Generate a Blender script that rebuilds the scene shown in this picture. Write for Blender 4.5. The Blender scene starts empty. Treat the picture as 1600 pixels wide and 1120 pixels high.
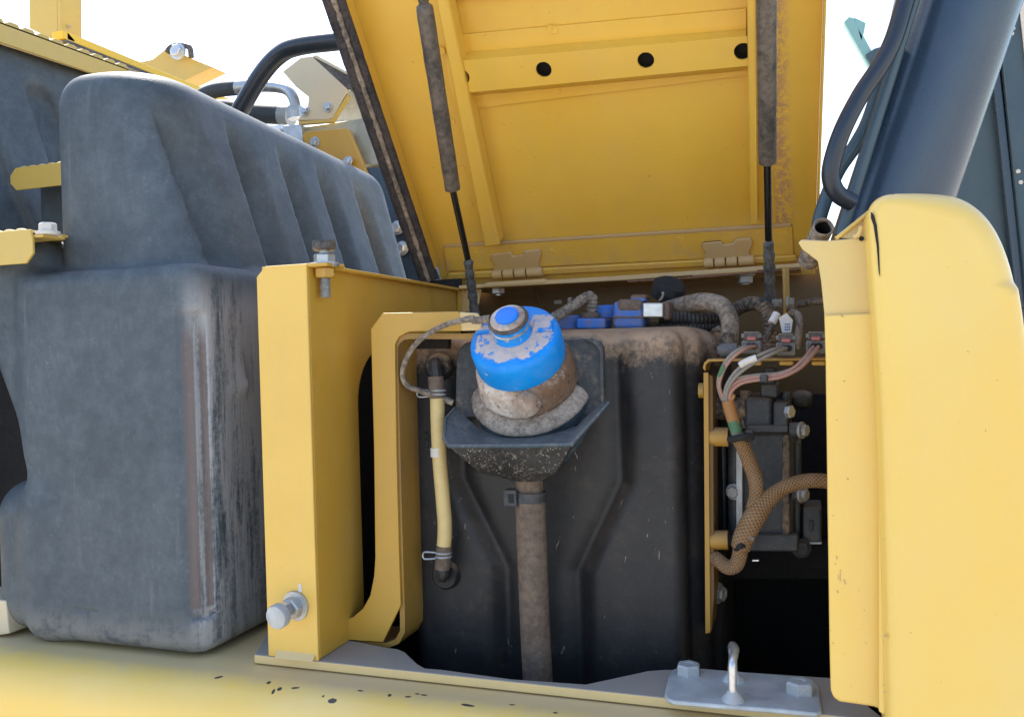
import bpy, bmesh, math, random
import numpy as np
from math import sin, cos, radians, pi
from mathutils import Vector, Matrix, noise as mnoise
random.seed(7)
S = bpy.context.scene
COL = S.collection

# ---------------------------------------------------------------- camera
FPX = 1350.0                       # focal length in pixels of a 1600 px wide picture
YAW, PITCH, ROLL, EYE = radians(19), radians(-0.7), radians(1.6), 1.55
_f = np.array([-sin(YAW)*cos(PITCH), cos(YAW)*cos(PITCH), sin(PITCH)])
_r0 = np.array([cos(YAW), sin(YAW), 0.0]); _u0 = np.cross(_r0, _f)
_r = _r0*cos(ROLL) - _u0*sin(ROLL); _u = _u0*cos(ROLL) + _r0*sin(ROLL)
CAM = np.array([0, 0, EYE])
cd = bpy.data.cameras.new('camera'); cam = bpy.data.objects.new('camera', cd); COL.objects.link(cam)
cd.sensor_width = 36; cd.lens = 36*FPX/1600; cd.clip_start = 0.02; cd.clip_end = 2000
cam.matrix_world = Matrix(((_r[0], _u[0], -_f[0], 0), (_r[1], _u[1], -_f[1], 0), (_r[2], _u[2], -_f[2], EYE), (0, 0, 0, 1)))
S.camera = cam

# ---------------------------------------------------------------- sky, sun, exposure
SUN = Vector((-0.43, 0.44, 0.86)).normalized()      # direction to the sun: behind the machine, high
w = bpy.data.worlds.new('World'); S.world = w; w.use_nodes = True
wn = w.node_tree.nodes; bg = wn['Background']
sk = wn.new('ShaderNodeTexSky'); sk.sky_type = 'NISHITA'; sk.sun_disc = False
sk.sun_elevation = math.asin(SUN.z); sk.sun_rotation = math.atan2(SUN.x, SUN.y)
sk.air_density = 1.0; sk.dust_density = 1.5; sk.ozone_density = 1.0
w.node_tree.links.new(sk.outputs[0], bg.inputs[0]); bg.inputs[1].default_value = 0.15
sl = bpy.data.lights.new('sun', 'SUN'); sl.energy = 4.0; sl.angle = radians(0.5); sl.color = (1, 0.95, 0.88)
so = bpy.data.objects.new('sun', sl); COL.objects.link(so)
so.rotation_euler = (-SUN).to_track_quat('-Z', 'Y').to_euler(); so.location = (0, 3, 6)
S.view_settings.view_transform = 'Standard'; S.view_settings.look = 'None'
S.view_settings.exposure = 1.52; S.view_settings.gamma = 1
S.cycles.max_bounces = 10; S.cycles.diffuse_bounces = 6; S.cycles.use_denoising = True

# ---------------------------------------------------------------- picture -> place
def ray(px, py): return _f + _r*(px-800)/FPX + _u*(560-py)/FPX
def PY(px, py, y): d = ray(px, py); return CAM + d*(y/d[1])
def PX(px, py, x): d = ray(px, py); return CAM + d*(x/d[0])
def PZ(px, py, z): d = ray(px, py); return CAM + d*((z-EYE)/d[2])
def PN(px, py, p0, n): d = ray(px, py); return CAM + d*(np.dot(np.array(p0)-CAM, n)/np.dot(d, n))
def pr(p, n): return n*np.dot(np.array(p)-CAM, _f)/FPX   # n pixels at the depth of p, in metres

# ---------------------------------------------------------------- node helpers
class NT:
    def __init__(s, name):
        s.m = bpy.data.materials.new(name); s.m.use_nodes = True
        s.t = s.m.node_tree; s.n = s.t.nodes; s.b = s.n['Principled BSDF']
        s.tc = s.n.new('ShaderNodeTexCoord')
    def link(s, a, b): s.t.links.new(a, b)
    def put(s, sock, v):
        if hasattr(v, 'is_output') or isinstance(v, bpy.types.NodeSocket): s.link(v, sock)
        else: sock.default_value = v
    def noise(s, scale, detail=4, rough=.6, co=None, stretch=None, dist=0):
        n = s.n.new('ShaderNodeTexNoise'); n.inputs['Scale'].default_value = scale
        n.inputs['Detail'].default_value = detail; n.inputs['Roughness'].default_value = rough; n.inputs['Distortion'].default_value = dist
        co = co or s.tc.outputs['Object']
        if stretch:
            mp = s.n.new('ShaderNodeMapping'); mp.inputs['Scale'].default_value = stretch; s.link(co, mp.inputs[0]); co = mp.outputs[0]
        s.link(co, n.inputs['Vector']); return n.outputs['Fac']
    def voro(s, scale, co=None, feature='F1'):
        n = s.n.new('ShaderNodeTexVoronoi'); n.feature = feature; n.inputs['Scale'].default_value = scale
        s.link(co or s.tc.outputs['Object'], n.inputs['Vector']); return n.outputs['Distance']
    def math(s, op, a, b=0.0, c=None, clamp=False):
        n = s.n.new('ShaderNodeMath'); n.operation = op; n.use_clamp = clamp
        s.put(n.inputs[0], a); s.put(n.inputs[1], b)
        if c is not None: s.put(n.inputs[2], c)
        return n.outputs[0]
    def ss(s, v, lo, hi, a=0.0, b=1.0):
        n = s.n.new('ShaderNodeMapRange'); n.interpolation_type = 'SMOOTHSTEP'
        s.put(n.inputs[0], v); n.inputs[1].default_value = lo; n.inputs[2].default_value = hi
        n.inputs[3].default_value = a; n.inputs[4].default_value = b; return n.outputs[0]
    def mix(s, f, a, b):
        n = s.n.new('ShaderNodeMix'); n.data_type = 'RGBA'; s.put(n.inputs[0], f)
        for k, v in ((6, a), (7, b)):
            if isinstance(v, tuple): v = v + (1,) if len(v) == 3 else v
            s.put(n.inputs[k], v)
        return n.outputs[2]
    def xyz(s, v=None):
        n = s.n.new('ShaderNodeSeparateXYZ'); s.link(v or s.tc.outputs['Object'], n.inputs[0]); return n.outputs
    def geo(s, k): 
        n = s.n.new('ShaderNodeNewGeometry'); return n.outputs[k]
    def bump(s, h, dist=.001, strength=.5, prev=None):
        n = s.n.new('ShaderNodeBump'); n.inputs['Strength'].default_value = strength; n.inputs['Distance'].default_value = dist
        s.link(h, n.inputs['Height'])
        if prev is not None: s.link(prev, n.inputs['Normal'])
        return n.outputs[0]
    def done(s, col, rough=.5, metal=0.0, normal=None, spec=.5, coat=0.0, **kw):
        if isinstance(col, tuple): col = col + (1,)
        s.put(s.b.inputs['Base Color'], col); s.put(s.b.inputs['Roughness'], rough); s.put(s.b.inputs['Metallic'], metal)
        s.put(s.b.inputs['Specular IOR Level'], spec); s.put(s.b.inputs['Coat Weight'], coat)
        if normal is not None: s.link(normal, s.b.inputs['Normal'])
        for k, v in kw.items(): s.put(s.b.inputs[k], v)
        return s.m

TAN = (.42, .28, .17); PALE = (.52, .42, .32)
def paint(name, base, dust=.25, up=.6, tone=None, rough=.42, dcol=TAN, peel=.3, specks=True, coat=.15):
    """weathered machine paint: tonal drift, settled dust, faint orange peel, tiny chips"""
    t = NT(name)
    n1 = t.noise(3.2, 5, .62); n2 = t.noise(38, 4, .7); n3 = t.noise(9, 6, .75, stretch=(1, 1, .35))
    up_ = t.ss(t.xyz(t.geo('Normal'))[2], .15, .95)
    tone = tone or tuple(c*.82 for c in base)
    col = t.mix(t.ss(n1, .3, .72), base, tone)
    d = t.math('MULTIPLY', t.ss(n3, .38, .78), dust)
    d = t.math('ADD', d, t.math('MULTIPLY', up_, t.math('MULTIPLY_ADD', n2, .5, up*.75)), clamp=True)
    if up <= 0: d = t.math('MULTIPLY', t.ss(n3, .38, .78), dust)
    col = t.mix(d, col, dcol)
    if specks:
        v = t.noise(170, 2, .5); col = t.mix(t.ss(v, .73, .78, 0, .55), col, (.12, .07, .03))
    r = t.math('MULTIPLY_ADD', d, .45, t.math('MULTIPLY_ADD', n2, .14, rough - .07), clamp=True)
    b = t.bump(t.noise(260, 2, .5), .0006, peel); b = t.bump(n2, .0012, .12, b)
    return t.done(col, r, 0, b, .45, coat, **{'Coat Roughness': .2})

def plastic(name, base, fade, amt=.7, dust=.0, dcol=TAN, rough=.62, up=0.0, grain=420, zdust=None, sc=1.0):
    """moulded plastic: chalky mottling, fine grain, rubbed streaks, settled dust"""
    t = NT(name)
    a = t.noise(7*sc, 6, .7); b_ = t.noise(46*sc, 5, .75); s_ = t.noise(22*sc, 5, .7, stretch=(1.6, 1.6, .22))
    f = t.math('MULTIPLY', t.math('ADD', t.ss(a, .32, .7, 0, .6), t.ss(b_, .4, .72, 0, .55)), amt)
    f = t.math('ADD', f, t.ss(s_, .55, .8, 0, .3*amt), clamp=True)
    col = t.mix(f, base, fade)
    nz = t.xyz(t.geo('Normal'))[2]
    d = t.math('ADD', t.math('MULTIPLY', t.ss(nz, .1, .9), t.math('MULTIPLY_ADD', b_, .8, up - .4), clamp=True),
               t.math('MULTIPLY', t.ss(t.noise(15*sc, 8, .8), .5, .72), dust), clamp=True)
    if up <= 0: d = t.math('MULTIPLY', t.ss(t.noise(15*sc, 8, .8), .5, .72), dust)
    if zdust:
        z0, z1, am = zdust
        zz = t.xyz(t.geo('Position'))[2]
        k = t.math('MULTIPLY_ADD', t.noise(40, 8, .8), .10, zz)
        d = t.math('ADD', d, t.math('MULTIPLY', t.ss(k, z0 + .05, z1 + .05), t.math('MULTIPLY', t.ss(t.noise(75, 6, .75), .36, .6, .35, 1), am)), clamp=True)
    col = t.mix(d, col, dcol)
    wsp = t.voro(95*sc); col = t.mix(t.math('MULTIPLY', t.ss(wsp, .07, .03), t.ss(t.noise(11*sc, 4, .7), .45, .7, 0, .55)), col, PALE)
    scr = t.noise(130*sc, 3, .5, stretch=(1, 1, .3), dist=1.5); col = t.mix(t.ss(scr, .70, .74, 0, .35), col, PALE)
    bm = t.bump(t.noise(grain, 2, .5), .0007, .35); bm = t.bump(b_, .002, .12, bm)
    return t.done(col, t.math('MULTIPLY_ADD', d, .3, rough, clamp=True), 0, bm, .4)

def steel(name, base=(.55, .57, .58), rough=.35, dust=.3, metal=.85):
    t = NT(name); n = t.noise(60, 6, .75); k = t.noise(18, 4, .6)
    d = t.math('MULTIPLY', t.ss(n, .42, .68), dust)
    col = t.mix(d, t.mix(t.ss(k, .35, .65), base, tuple(c*.7 for c in base)), (.38, .33, .28))
    return t.done(col, t.math('MULTIPLY_ADD', n, .35, rough - .12), t.math('MULTIPLY_ADD', d, -.7, metal, clamp=True), t.bump(n, .001, .25))

def rubber(name, base, dust=.5, rough=.75, dcol=TAN, scale=30):
    t = NT(name); n = t.noise(scale, 7, .75); m = t.noise(scale*6, 4, .7)
    d = t.math('MULTIPLY', t.ss(t.math('ADD', t.math('MULTIPLY', n, .5), t.math('MULTIPLY', m, .5)), .38, .62), dust)
    return t.done(t.mix(d, base, dcol), rough, 0, t.bump(m, .0015, .3), .35)

M = {}
M['lid'] = paint('yellow_paint_sheltered', (.64, .385, .045), .22, .1, (.56, .32, .03), .38, (.50, .30, .12))
def mk_lidpaint():
    t = NT('yellow_paint_lid_inside'); P = t.xyz(t.geo('Position'))
    n1 = t.noise(3.2, 5, .62); n2 = t.noise(38, 5, .72); n3 = t.noise(9, 6, .75, stretch=(1, 1, .4)); n4 = t.noise(5, 7, .7)
    col = t.mix(t.ss(n1, .3, .72), (.76, .475, .065), (.70, .41, .045))
    low = t.ss(t.math('MULTIPLY_ADD', n4, .16, P[2]), 1.86, 1.70)
    d = t.math('ADD', t.math('MULTIPLY', t.ss(n3, .42, .75), .16), t.math('MULTIPLY', low, t.ss(n2, .42, .66, .10, .62)), clamp=True)
    col = t.mix(d, col, (.52, .33, .17))
    col = t.mix(t.ss(t.noise(170, 2, .5), .73, .78, 0, .5), col, (.12, .07, .03))
    nb = t.bump(t.noise(240, 2, .5), .0006, .3); nb = t.bump(n1, .004, .25, nb)
    return t.done(col, t.math('MULTIPLY_ADD', d, .5, .36, clamp=True), 0, nb, .45, .15, **{'Coat Roughness': .3})
M['lid'] = mk_lidpaint()
M['rail'] = paint('sunlit_rail_yellow', (.86, .52, .015), .05, .05, (.82, .48, .012), .4)  # sunlight on the rail put into its colour
M['post'] = paint('yellow_paint_frame', (.74, .47, .10), .2, .35, (.68, .42, .075), .4, (.48, .36, .2))
M['panel'] = paint('yellow_paint_panel', (.53, .305, .038), .3, .3, (.45, .245, .028), .42, (.44, .30, .14))  # same folded sheet as the post; side shade darkened into the colour
M['cover'] = paint('yellow_paint_pale', (.78, .535, .125), .18, .25, (.78, .49, .085), .33, (.62, .48, .30), .35, True, .5)  # paler yellow than the lid sheet
M['flange'] = paint('yellow_paint_dusty', (.70, .50, .17), .5, .5, (.64, .47, .20), .5, (.58, .44, .27))
M['tread'] = paint('yellow_paint_tread', (.62, .42, .08), .3, .4, (.55, .38, .09), .45, (.5, .38, .2))
M['strap'] = paint('ochre_strap_dusty', (.36, .20, .03), .85, .4, (.28, .15, .025), .55, (.20, .125, .075))
M['ochre'] = paint('ochre_paint_shaded', (.44, .235, .03), .4, .4, (.36, .18, .022), .5, (.30, .19, .10))
M['inner'] = paint('yellow_paint_shade_darkened', (.17, .088, .016), .5, .3, (.12, .062, .012), .6, (.16, .10, .06))  # yellow paint with the interior's shade darkened into its colour
M['hinge'] = paint('dusty_hinge_paint', (.56, .36, .12), .75, .6, (.5, .34, .16), .6, (.50, .36, .22))
M['beige'] = paint('beige_primer_paint', (.62, .52, .34), .2, .2, (.58, .48, .33), .45, (.5, .42, .3))
M['plate'] = paint('grey_dusty_plate', (.72, .52, .22), .2, 1.3, (.64, .47, .22), .6, (.31, .275, .235))
M['box'] = plastic('faded_black_plastic', (.065, .075, .085), (.17, .18, .19), .8, .16, (.30, .26, .24), .66)
M['tank'] = plastic('tank_plastic', (.012, .012, .0135), (.036, .034, .035), .6, .09, (.36, .24, .15), .5, .45, 300, (1.522, 1.550, .9))
M['tray'] = plastic('tray_plastic', (.022, .027, .032), (.09, .095, .1), .6, .55, (.33, .25, .18), .55, .5, 260, None, 3)
M['tray_in'] = plastic('tray_inside_plastic', (.022, .042, .058), (.085, .12, .14), .6, .35, (.34, .30, .26), .5, .3, 260, None, 3)
def mk_grit():
    t = NT('gritty_dark_plastic'); a = t.noise(24, 6, .7); v = t.voro(330); b = t.noise(190, 3, .7); n = t.noise(420, 2, .6)
    col = t.mix(t.ss(a, .4, .65), (.012, .013, .015), (.035, .033, .032))
    col = t.mix(t.ss(b, .56, .66), col, (.14, .125, .11))
    col = t.mix(t.math('MULTIPLY', t.ss(v, .22, .12), t.ss(t.noise(60, 3, .6), .42, .6)), col, (.52, .48, .43))
    return t.done(col, .55, 0, t.bump(n, .002, .6), .45)
M['grit'] = mk_grit()
M['black'] = plastic('dark_plastic', (.014, .016, .019), (.05, .05, .052), .5, .3, (.22, .16, .11), .55, .35, 200, None, 3)
M['pump'] = plastic('dark_cast_housing', (.02, .024, .03), (.06, .065, .07), .7, .35, (.18, .14, .10), .5, .5, 120, None, 3)
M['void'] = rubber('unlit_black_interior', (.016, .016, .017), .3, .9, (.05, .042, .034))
M['steel'] = steel('zinc_plated_steel'); M['steel_d'] = steel('dusty_zinc_steel', (.42, .43, .43), .45, .75, .6)
M['galv'] = steel('galvanised_plate', (.52, .56, .58), .5, .5, .35)
M['bright'] = steel('bright_worn_metal', (.75, .76, .76), .3, .25)
M['blockm'] = steel('grey_manifold_metal', (.42, .43, .36), .45, .35, .5)
M['hose'] = rubber('dusty_rubber_hose', (.03, .03, .032), .55)
M['hose_c'] = rubber('clean_rubber_hose', (.035, .042, .050), .35, .65, (.10, .11, .115))
M['hose_t'] = rubber('tan_dusty_hose', (.10, .08, .065), .9, .85, (.36, .29, .22))
M['drain'] = rubber('dusty_brown_drain_hose', (.095, .070, .054), .8, .85, (.19, .138, .10), 22)
M['seal'] = rubber('black_rubber_seal', (.018, .020, .026), .16, .8, (.35, .25, .19))
M['strut'] = rubber('dusty_strut_body', (.046, .041, .037), .6, .4, (.20, .16, .125), 24)
M['rod'] = NT('black_strut_rod').done((.01, .01, .012), .18, .3)
M['strut_end'] = rubber('grimy_strut_end', (.03, .035, .04), .65, .6, (.20, .19, .17), 70)
M['tube_y'] = rubber('aged_cream_tube', (.62, .47, .20), .45, .42, (.50, .36, .17), 16)
M['white'] = rubber('dusty_white_plastic', (.66, .63, .58), .35, .5, (.45, .38, .3), 60)
M['navy'] = paint('dark_blue_grey_paint', (.022, .046, .082), .14, .1, (.035, .058, .090), .26, (.13, .13, .14), .05)
M['navy_g'] = paint('weathered_slate_paint', (.030, .065, .090), .3, .2, (.045, .078, .105), .42, (.12, .15, .17), .2)
M['teal'] = NT('hazed_teal_bracket').done((.22, .42, .42), .5)  # paleness stands in for overexposed haze around the bracket
M['bluepl'] = rubber('dusty_blue_plastic', (.003, .15, .55), .75, .55, (.20, .14, .11), 55)
M['brown'] = rubber('dust_caked_brown', (.11, .075, .055), .8, .9, (.19, .13, .10), 50)
M['rustred'] = rubber('brown_primer_edge', (.16, .05, .03), .4, .8)
M['conn'] = rubber('grey_connector_plastic', (.10, .10, .105), .6, .55, (.28, .24, .2), 90)
M['conn_red'] = rubber('faded_red_lock_tab', (.42, .10, .09), .55, .6, (.36, .25, .2), 90)
M['wire_p'] = rubber('dusty_pink_wire', (.36, .17, .13), .6, .6, (.33, .25, .19), 60)
M['wire_g'] = rubber('dusty_grey_wire', (.19, .175, .16), .6, .6, (.32, .26, .20), 60)
M['tape_g'] = rubber('green_tape', (.02, .15, .075), .5, .6, (.2, .16, .1), 70)
M['tape_o'] = rubber('orange_brown_tape', (.34, .15, .04), .5, .7, (.25, .15, .08), 70)
M['mud'] = None

def mk_mud():
    t = NT('dried_pale_mud'); a = t.noise(30, 8, .78); b = t.noise(120, 6, .75); c = t.noise(16, 6, .7, dist=.6)
    col = t.mix(t.ss(a, .38, .58), (.84, .76, .68), (.58, .45, .36))
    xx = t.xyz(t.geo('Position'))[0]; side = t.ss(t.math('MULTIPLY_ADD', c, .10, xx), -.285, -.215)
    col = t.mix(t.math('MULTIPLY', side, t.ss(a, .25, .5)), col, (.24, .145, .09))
    col = t.mix(t.ss(c, .56, .64), col, (.25, .155, .10))
    col = t.mix(t.ss(b, .58, .66), col, (.085, .055, .04))
    col = t.mix(t.ss(t.noise(75, 5, .7), .60, .68), col, (.72, .66, .60))
    return t.done(col, .95, 0, t.bump(b, .003, .7, t.bump(a, .005, .6)), .15)
M['mud'] = mk_mud()

def mk_cap(name, dusty):
    t = NT(name); o = t.xyz(); x, y, z = o[0], o[1], o[2]
    col = t.mix(t.ss(t.noise(20, 3, .5), .4, .65), (.0, .225, .68), (.0, .26, .76))
    r = t.math('SQRT', t.math('ADD', t.math('MULTIPLY', x, x), t.math('MULTIPLY', y, y)))
    n = t.noise(34, 7, .72); n2 = t.noise(90, 6, .75)
    wob = t.math('MULTIPLY_ADD', n, .030, -.015)
    fine = t.math('MULTIPLY_ADD', n2, .012, -.006)
    if dusty:
        a = t.ss(t.math('ADD', t.math('ADD', r, wob), fine), .0440, .0415)           # inside the rim
        b = t.ss(t.math('ADD', t.math('ADD', y, wob), fine), .004, -.001)             # lower side of the top
        h = t.ss(z, .030, .033)
        hole = t.ss(t.noise(55, 5, .7), .54, .60, 1, .08)
        d = t.math('MULTIPLY', t.math('MULTIPLY', a, b), t.math('MULTIPLY', h, hole))
        near = t.ss(t.math('ADD', r, wob), .031, .026)
        d = t.math('MAXIMUM', d, t.math('MULTIPLY', t.math('MULTIPLY', near, h), t.ss(y, .022, .012)))
        # dusty raised pictogram patch on the upper right
        px_ = t.math('ABSOLUTE', t.math('SUBTRACT', x, .029)); py_ = t.math('ABSOLUTE', t.math('SUBTRACT', y, .019))
        pa = t.ss(t.math('ADD', t.math('MAXIMUM', px_, py_), t.math('MULTIPLY', fine, .9)), .0135, .0120)
        d = t.math('MAXIMUM', d, t.math('MULTIPLY', t.math('MULTIPLY', pa, h), t.ss(n2, .36, .50, 0, 1)))
        qx = t.math('ABSOLUTE', t.math('ADD', x, .0365)); qy = t.math('ABSOLUTE', t.math('SUBTRACT', y, .010))
        pb = t.math('MULTIPLY', t.ss(qx, .0125, .0118), t.ss(qy, .0045, .0038))
        d = t.math('MAXIMUM', d, t.math('MULTIPLY', pb, t.math('MULTIPLY', h, .8)))
    else:
        d = t.math('MULTIPLY', t.ss(n2, .50, .66), t.ss(z, .058, .050))
        d = t.math('MULTIPLY', d, .9)
    sp = t.math('MULTIPLY', t.ss(t.noise(120, 2, .5), .72, .76), .7)
    d = t.math('MAXIMUM', d, sp)
    d = t.math('ADD', t.math('MULTIPLY', t.ss(n, .45, .8), .12), d, clamp=True)
    dc = t.mix(t.ss(n2, .4, .62), (.62, .49, .42), (.46, .42, .43))
    return t.done(t.mix(d, col, dc), t.math('MULTIPLY_ADD', d, .4, .5), 0, t.bump(d, .0012, .5), .3)
M['cap'] = mk_cap('blue_cap_plastic_dusty_top', True); M['capk'] = mk_cap('blue_cap_knob_plastic', False)

def mk_braid():
    t = NT('brown_braided_sleeve'); uv = t.tc.outputs['UV']; o = t.xyz(uv)
    a = t.math('MULTIPLY', o[0], 1500.0); b = t.math('MULTIPLY', o[1], 2*pi*11)
    s1 = t.math('SINE', t.math('ADD', a, b)); s2 = t.math('SINE', t.math('SUBTRACT', a, b))
    h = t.math('MAXIMUM', s1, s2)
    col = t.mix(t.ss(h, .25, .75), (.19, .105, .05), (.30, .175, .085))
    col = t.mix(t.math('MULTIPLY', t.ss(t.noise(60, 5, .7), .4, .65), .5), col, (.30, .20, .12))
    col = t.mix(t.ss(t.noise(130, 2, .5), .72, .76), col, (.02, .015, .012))
    return t.done(col, .85, 0, t.bump(h, .002, .6), .25)
M['braid'] = mk_braid()
M['collar'] = rubber('dust_caked_collar', (.20, .16, .13), .9, .9, (.52, .41, .32), 40)
M['tube_k'] = paint('black_tube_paint', (.010, .017, .032), .12, .1, (.014, .02, .03), .34, (.1, .1, .11), .05)

def mk_rustlid():
    """lid margin with the scuffed dull brown wear band the photograph shows down its edge"""
    t = NT('yellow_paint_scuffed_edge'); o = t.xyz(t.geo('Position'))
    n = t.noise(30, 8, .8); n1 = t.noise(7, 4, .6)
    base = t.mix(t.ss(n1, .3, .7), (.75, .465, .065), (.69, .405, .045))
    xb = t.math('ABSOLUTE', t.math('SUBTRACT', o[0], t.math('MULTIPLY_ADD', n1, .05, -.055)))
    band = t.ss(t.math('MULTIPLY_ADD', n, .05, xb), .046, .030)
    d = t.math('MULTIPLY', band, t.ss(t.noise(120, 5, .8), .42, .56))
    d = t.math('ADD', d, t.math('MULTIPLY', t.ss(n, .62, .7), .3), clamp=True)
    return t.done(t.mix(d, base, (.47, .27, .12)), t.math('MULTIPLY_ADD', d, .4, .4), 0, t.bump(d, .0008, .4), .45)
M['lidedge'] = mk_rustlid()

def mk_beam(chips):
    t = NT('yellow_beam_paint_chipped')
    P = t.geo('Position'); o = t.xyz(P)
    n1 = t.noise(5, 5, .6); n2 = t.noise(40, 5, .7)
    col = t.mix(t.ss(n1, .3, .7), (.82, .54, .12), (.82, .59, .22))
    nz = t.xyz(t.geo('Normal'))[2]
    d = t.math('MULTIPLY', t.ss(t.math('ADD', t.math('MULTIPLY', n2, .035), o[1]), .812, .848), t.math('MULTIPLY_ADD', n1, .5, .35), clamp=True)
    d = t.math('MULTIPLY', d, t.ss(nz, .5, .9))
    col = t.mix(d, col, (.50, .41, .30))
    jit = t.n.new('ShaderNodeTexNoise'); jit.inputs['Scale'].default_value = 180; t.link(P, jit.inputs['Vector'])
    j = t.math('MULTIPLY_ADD', jit.outputs['Fac'], 1.6, -.8)
    m = None
    for (p, rx, ry, ang) in chips:
        dx = t.math('SUBTRACT', o[0], float(p[0])); dy = t.math('SUBTRACT', o[1], float(p[1]))
        ca, sa = cos(ang), sin(ang)
        u_ = t.math('ADD', t.math('MULTIPLY', dx, ca/rx), t.math('MULTIPLY', dy, sa/rx))
        v_ = t.math('ADD', t.math('MULTIPLY', dx, -sa/ry), t.math('MULTIPLY', dy, ca/ry))
        q = t.math('ADD', t.math('ADD', t.math('MULTIPLY', u_, u_), t.math('MULTIPLY', v_, v_)), j)
        k = t.ss(q, 1.1, .8); m = k if m is None else t.math('MAXIMUM', m, k)
    col = t.mix(m, col, (.06, .05, .045))
    h = t.bump(m, .0008, -.6); h = t.bump(n2, .001, .12, h)
    return t.done(col, t.math('MULTIPLY_ADD', d, .4, .42, clamp=True), 0, h, .45, .1)

# ---------------------------------------------------------------- object helpers
def base_of(o):
    p = np.zeros(3)
    while o is not None: p = p + np.array(o.location); o = o.parent
    return p
def tag(o, label=None, cat=None, group=None, kind=None):
    for k, v in (('label', label), ('category', cat), ('group', group), ('kind', kind)):
        if v: o[k] = v
    return o
def thing(name, label, cat, base, group=None):
    o = bpy.data.objects.new(name, None); o.empty_display_size = .02; COL.objects.link(o); o.location = Vector([float(c) for c in base])
    return tag(o, label, cat, group)

def catmull(pts, n):
    P = [np.array(p, float) for p in pts]
    if len(P) == 2: return [P[0]+(P[1]-P[0])*i/n for i in range(n+1)]
    Q = [2*P[0]-P[1]] + P + [2*P[-1]-P[-2]]; out = []
    for i in range(1, len(Q)-2):
        a, b, c, d = Q[i-1:i+3]
        for k in range(n):
            t = k/n
            out.append(.5*((2*b)+(-a+c)*t+(2*a-5*b+4*c-d)*t*t+(-a+3*b-3*c+d)*t**3))
    out.append(P[-1]); return out

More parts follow.
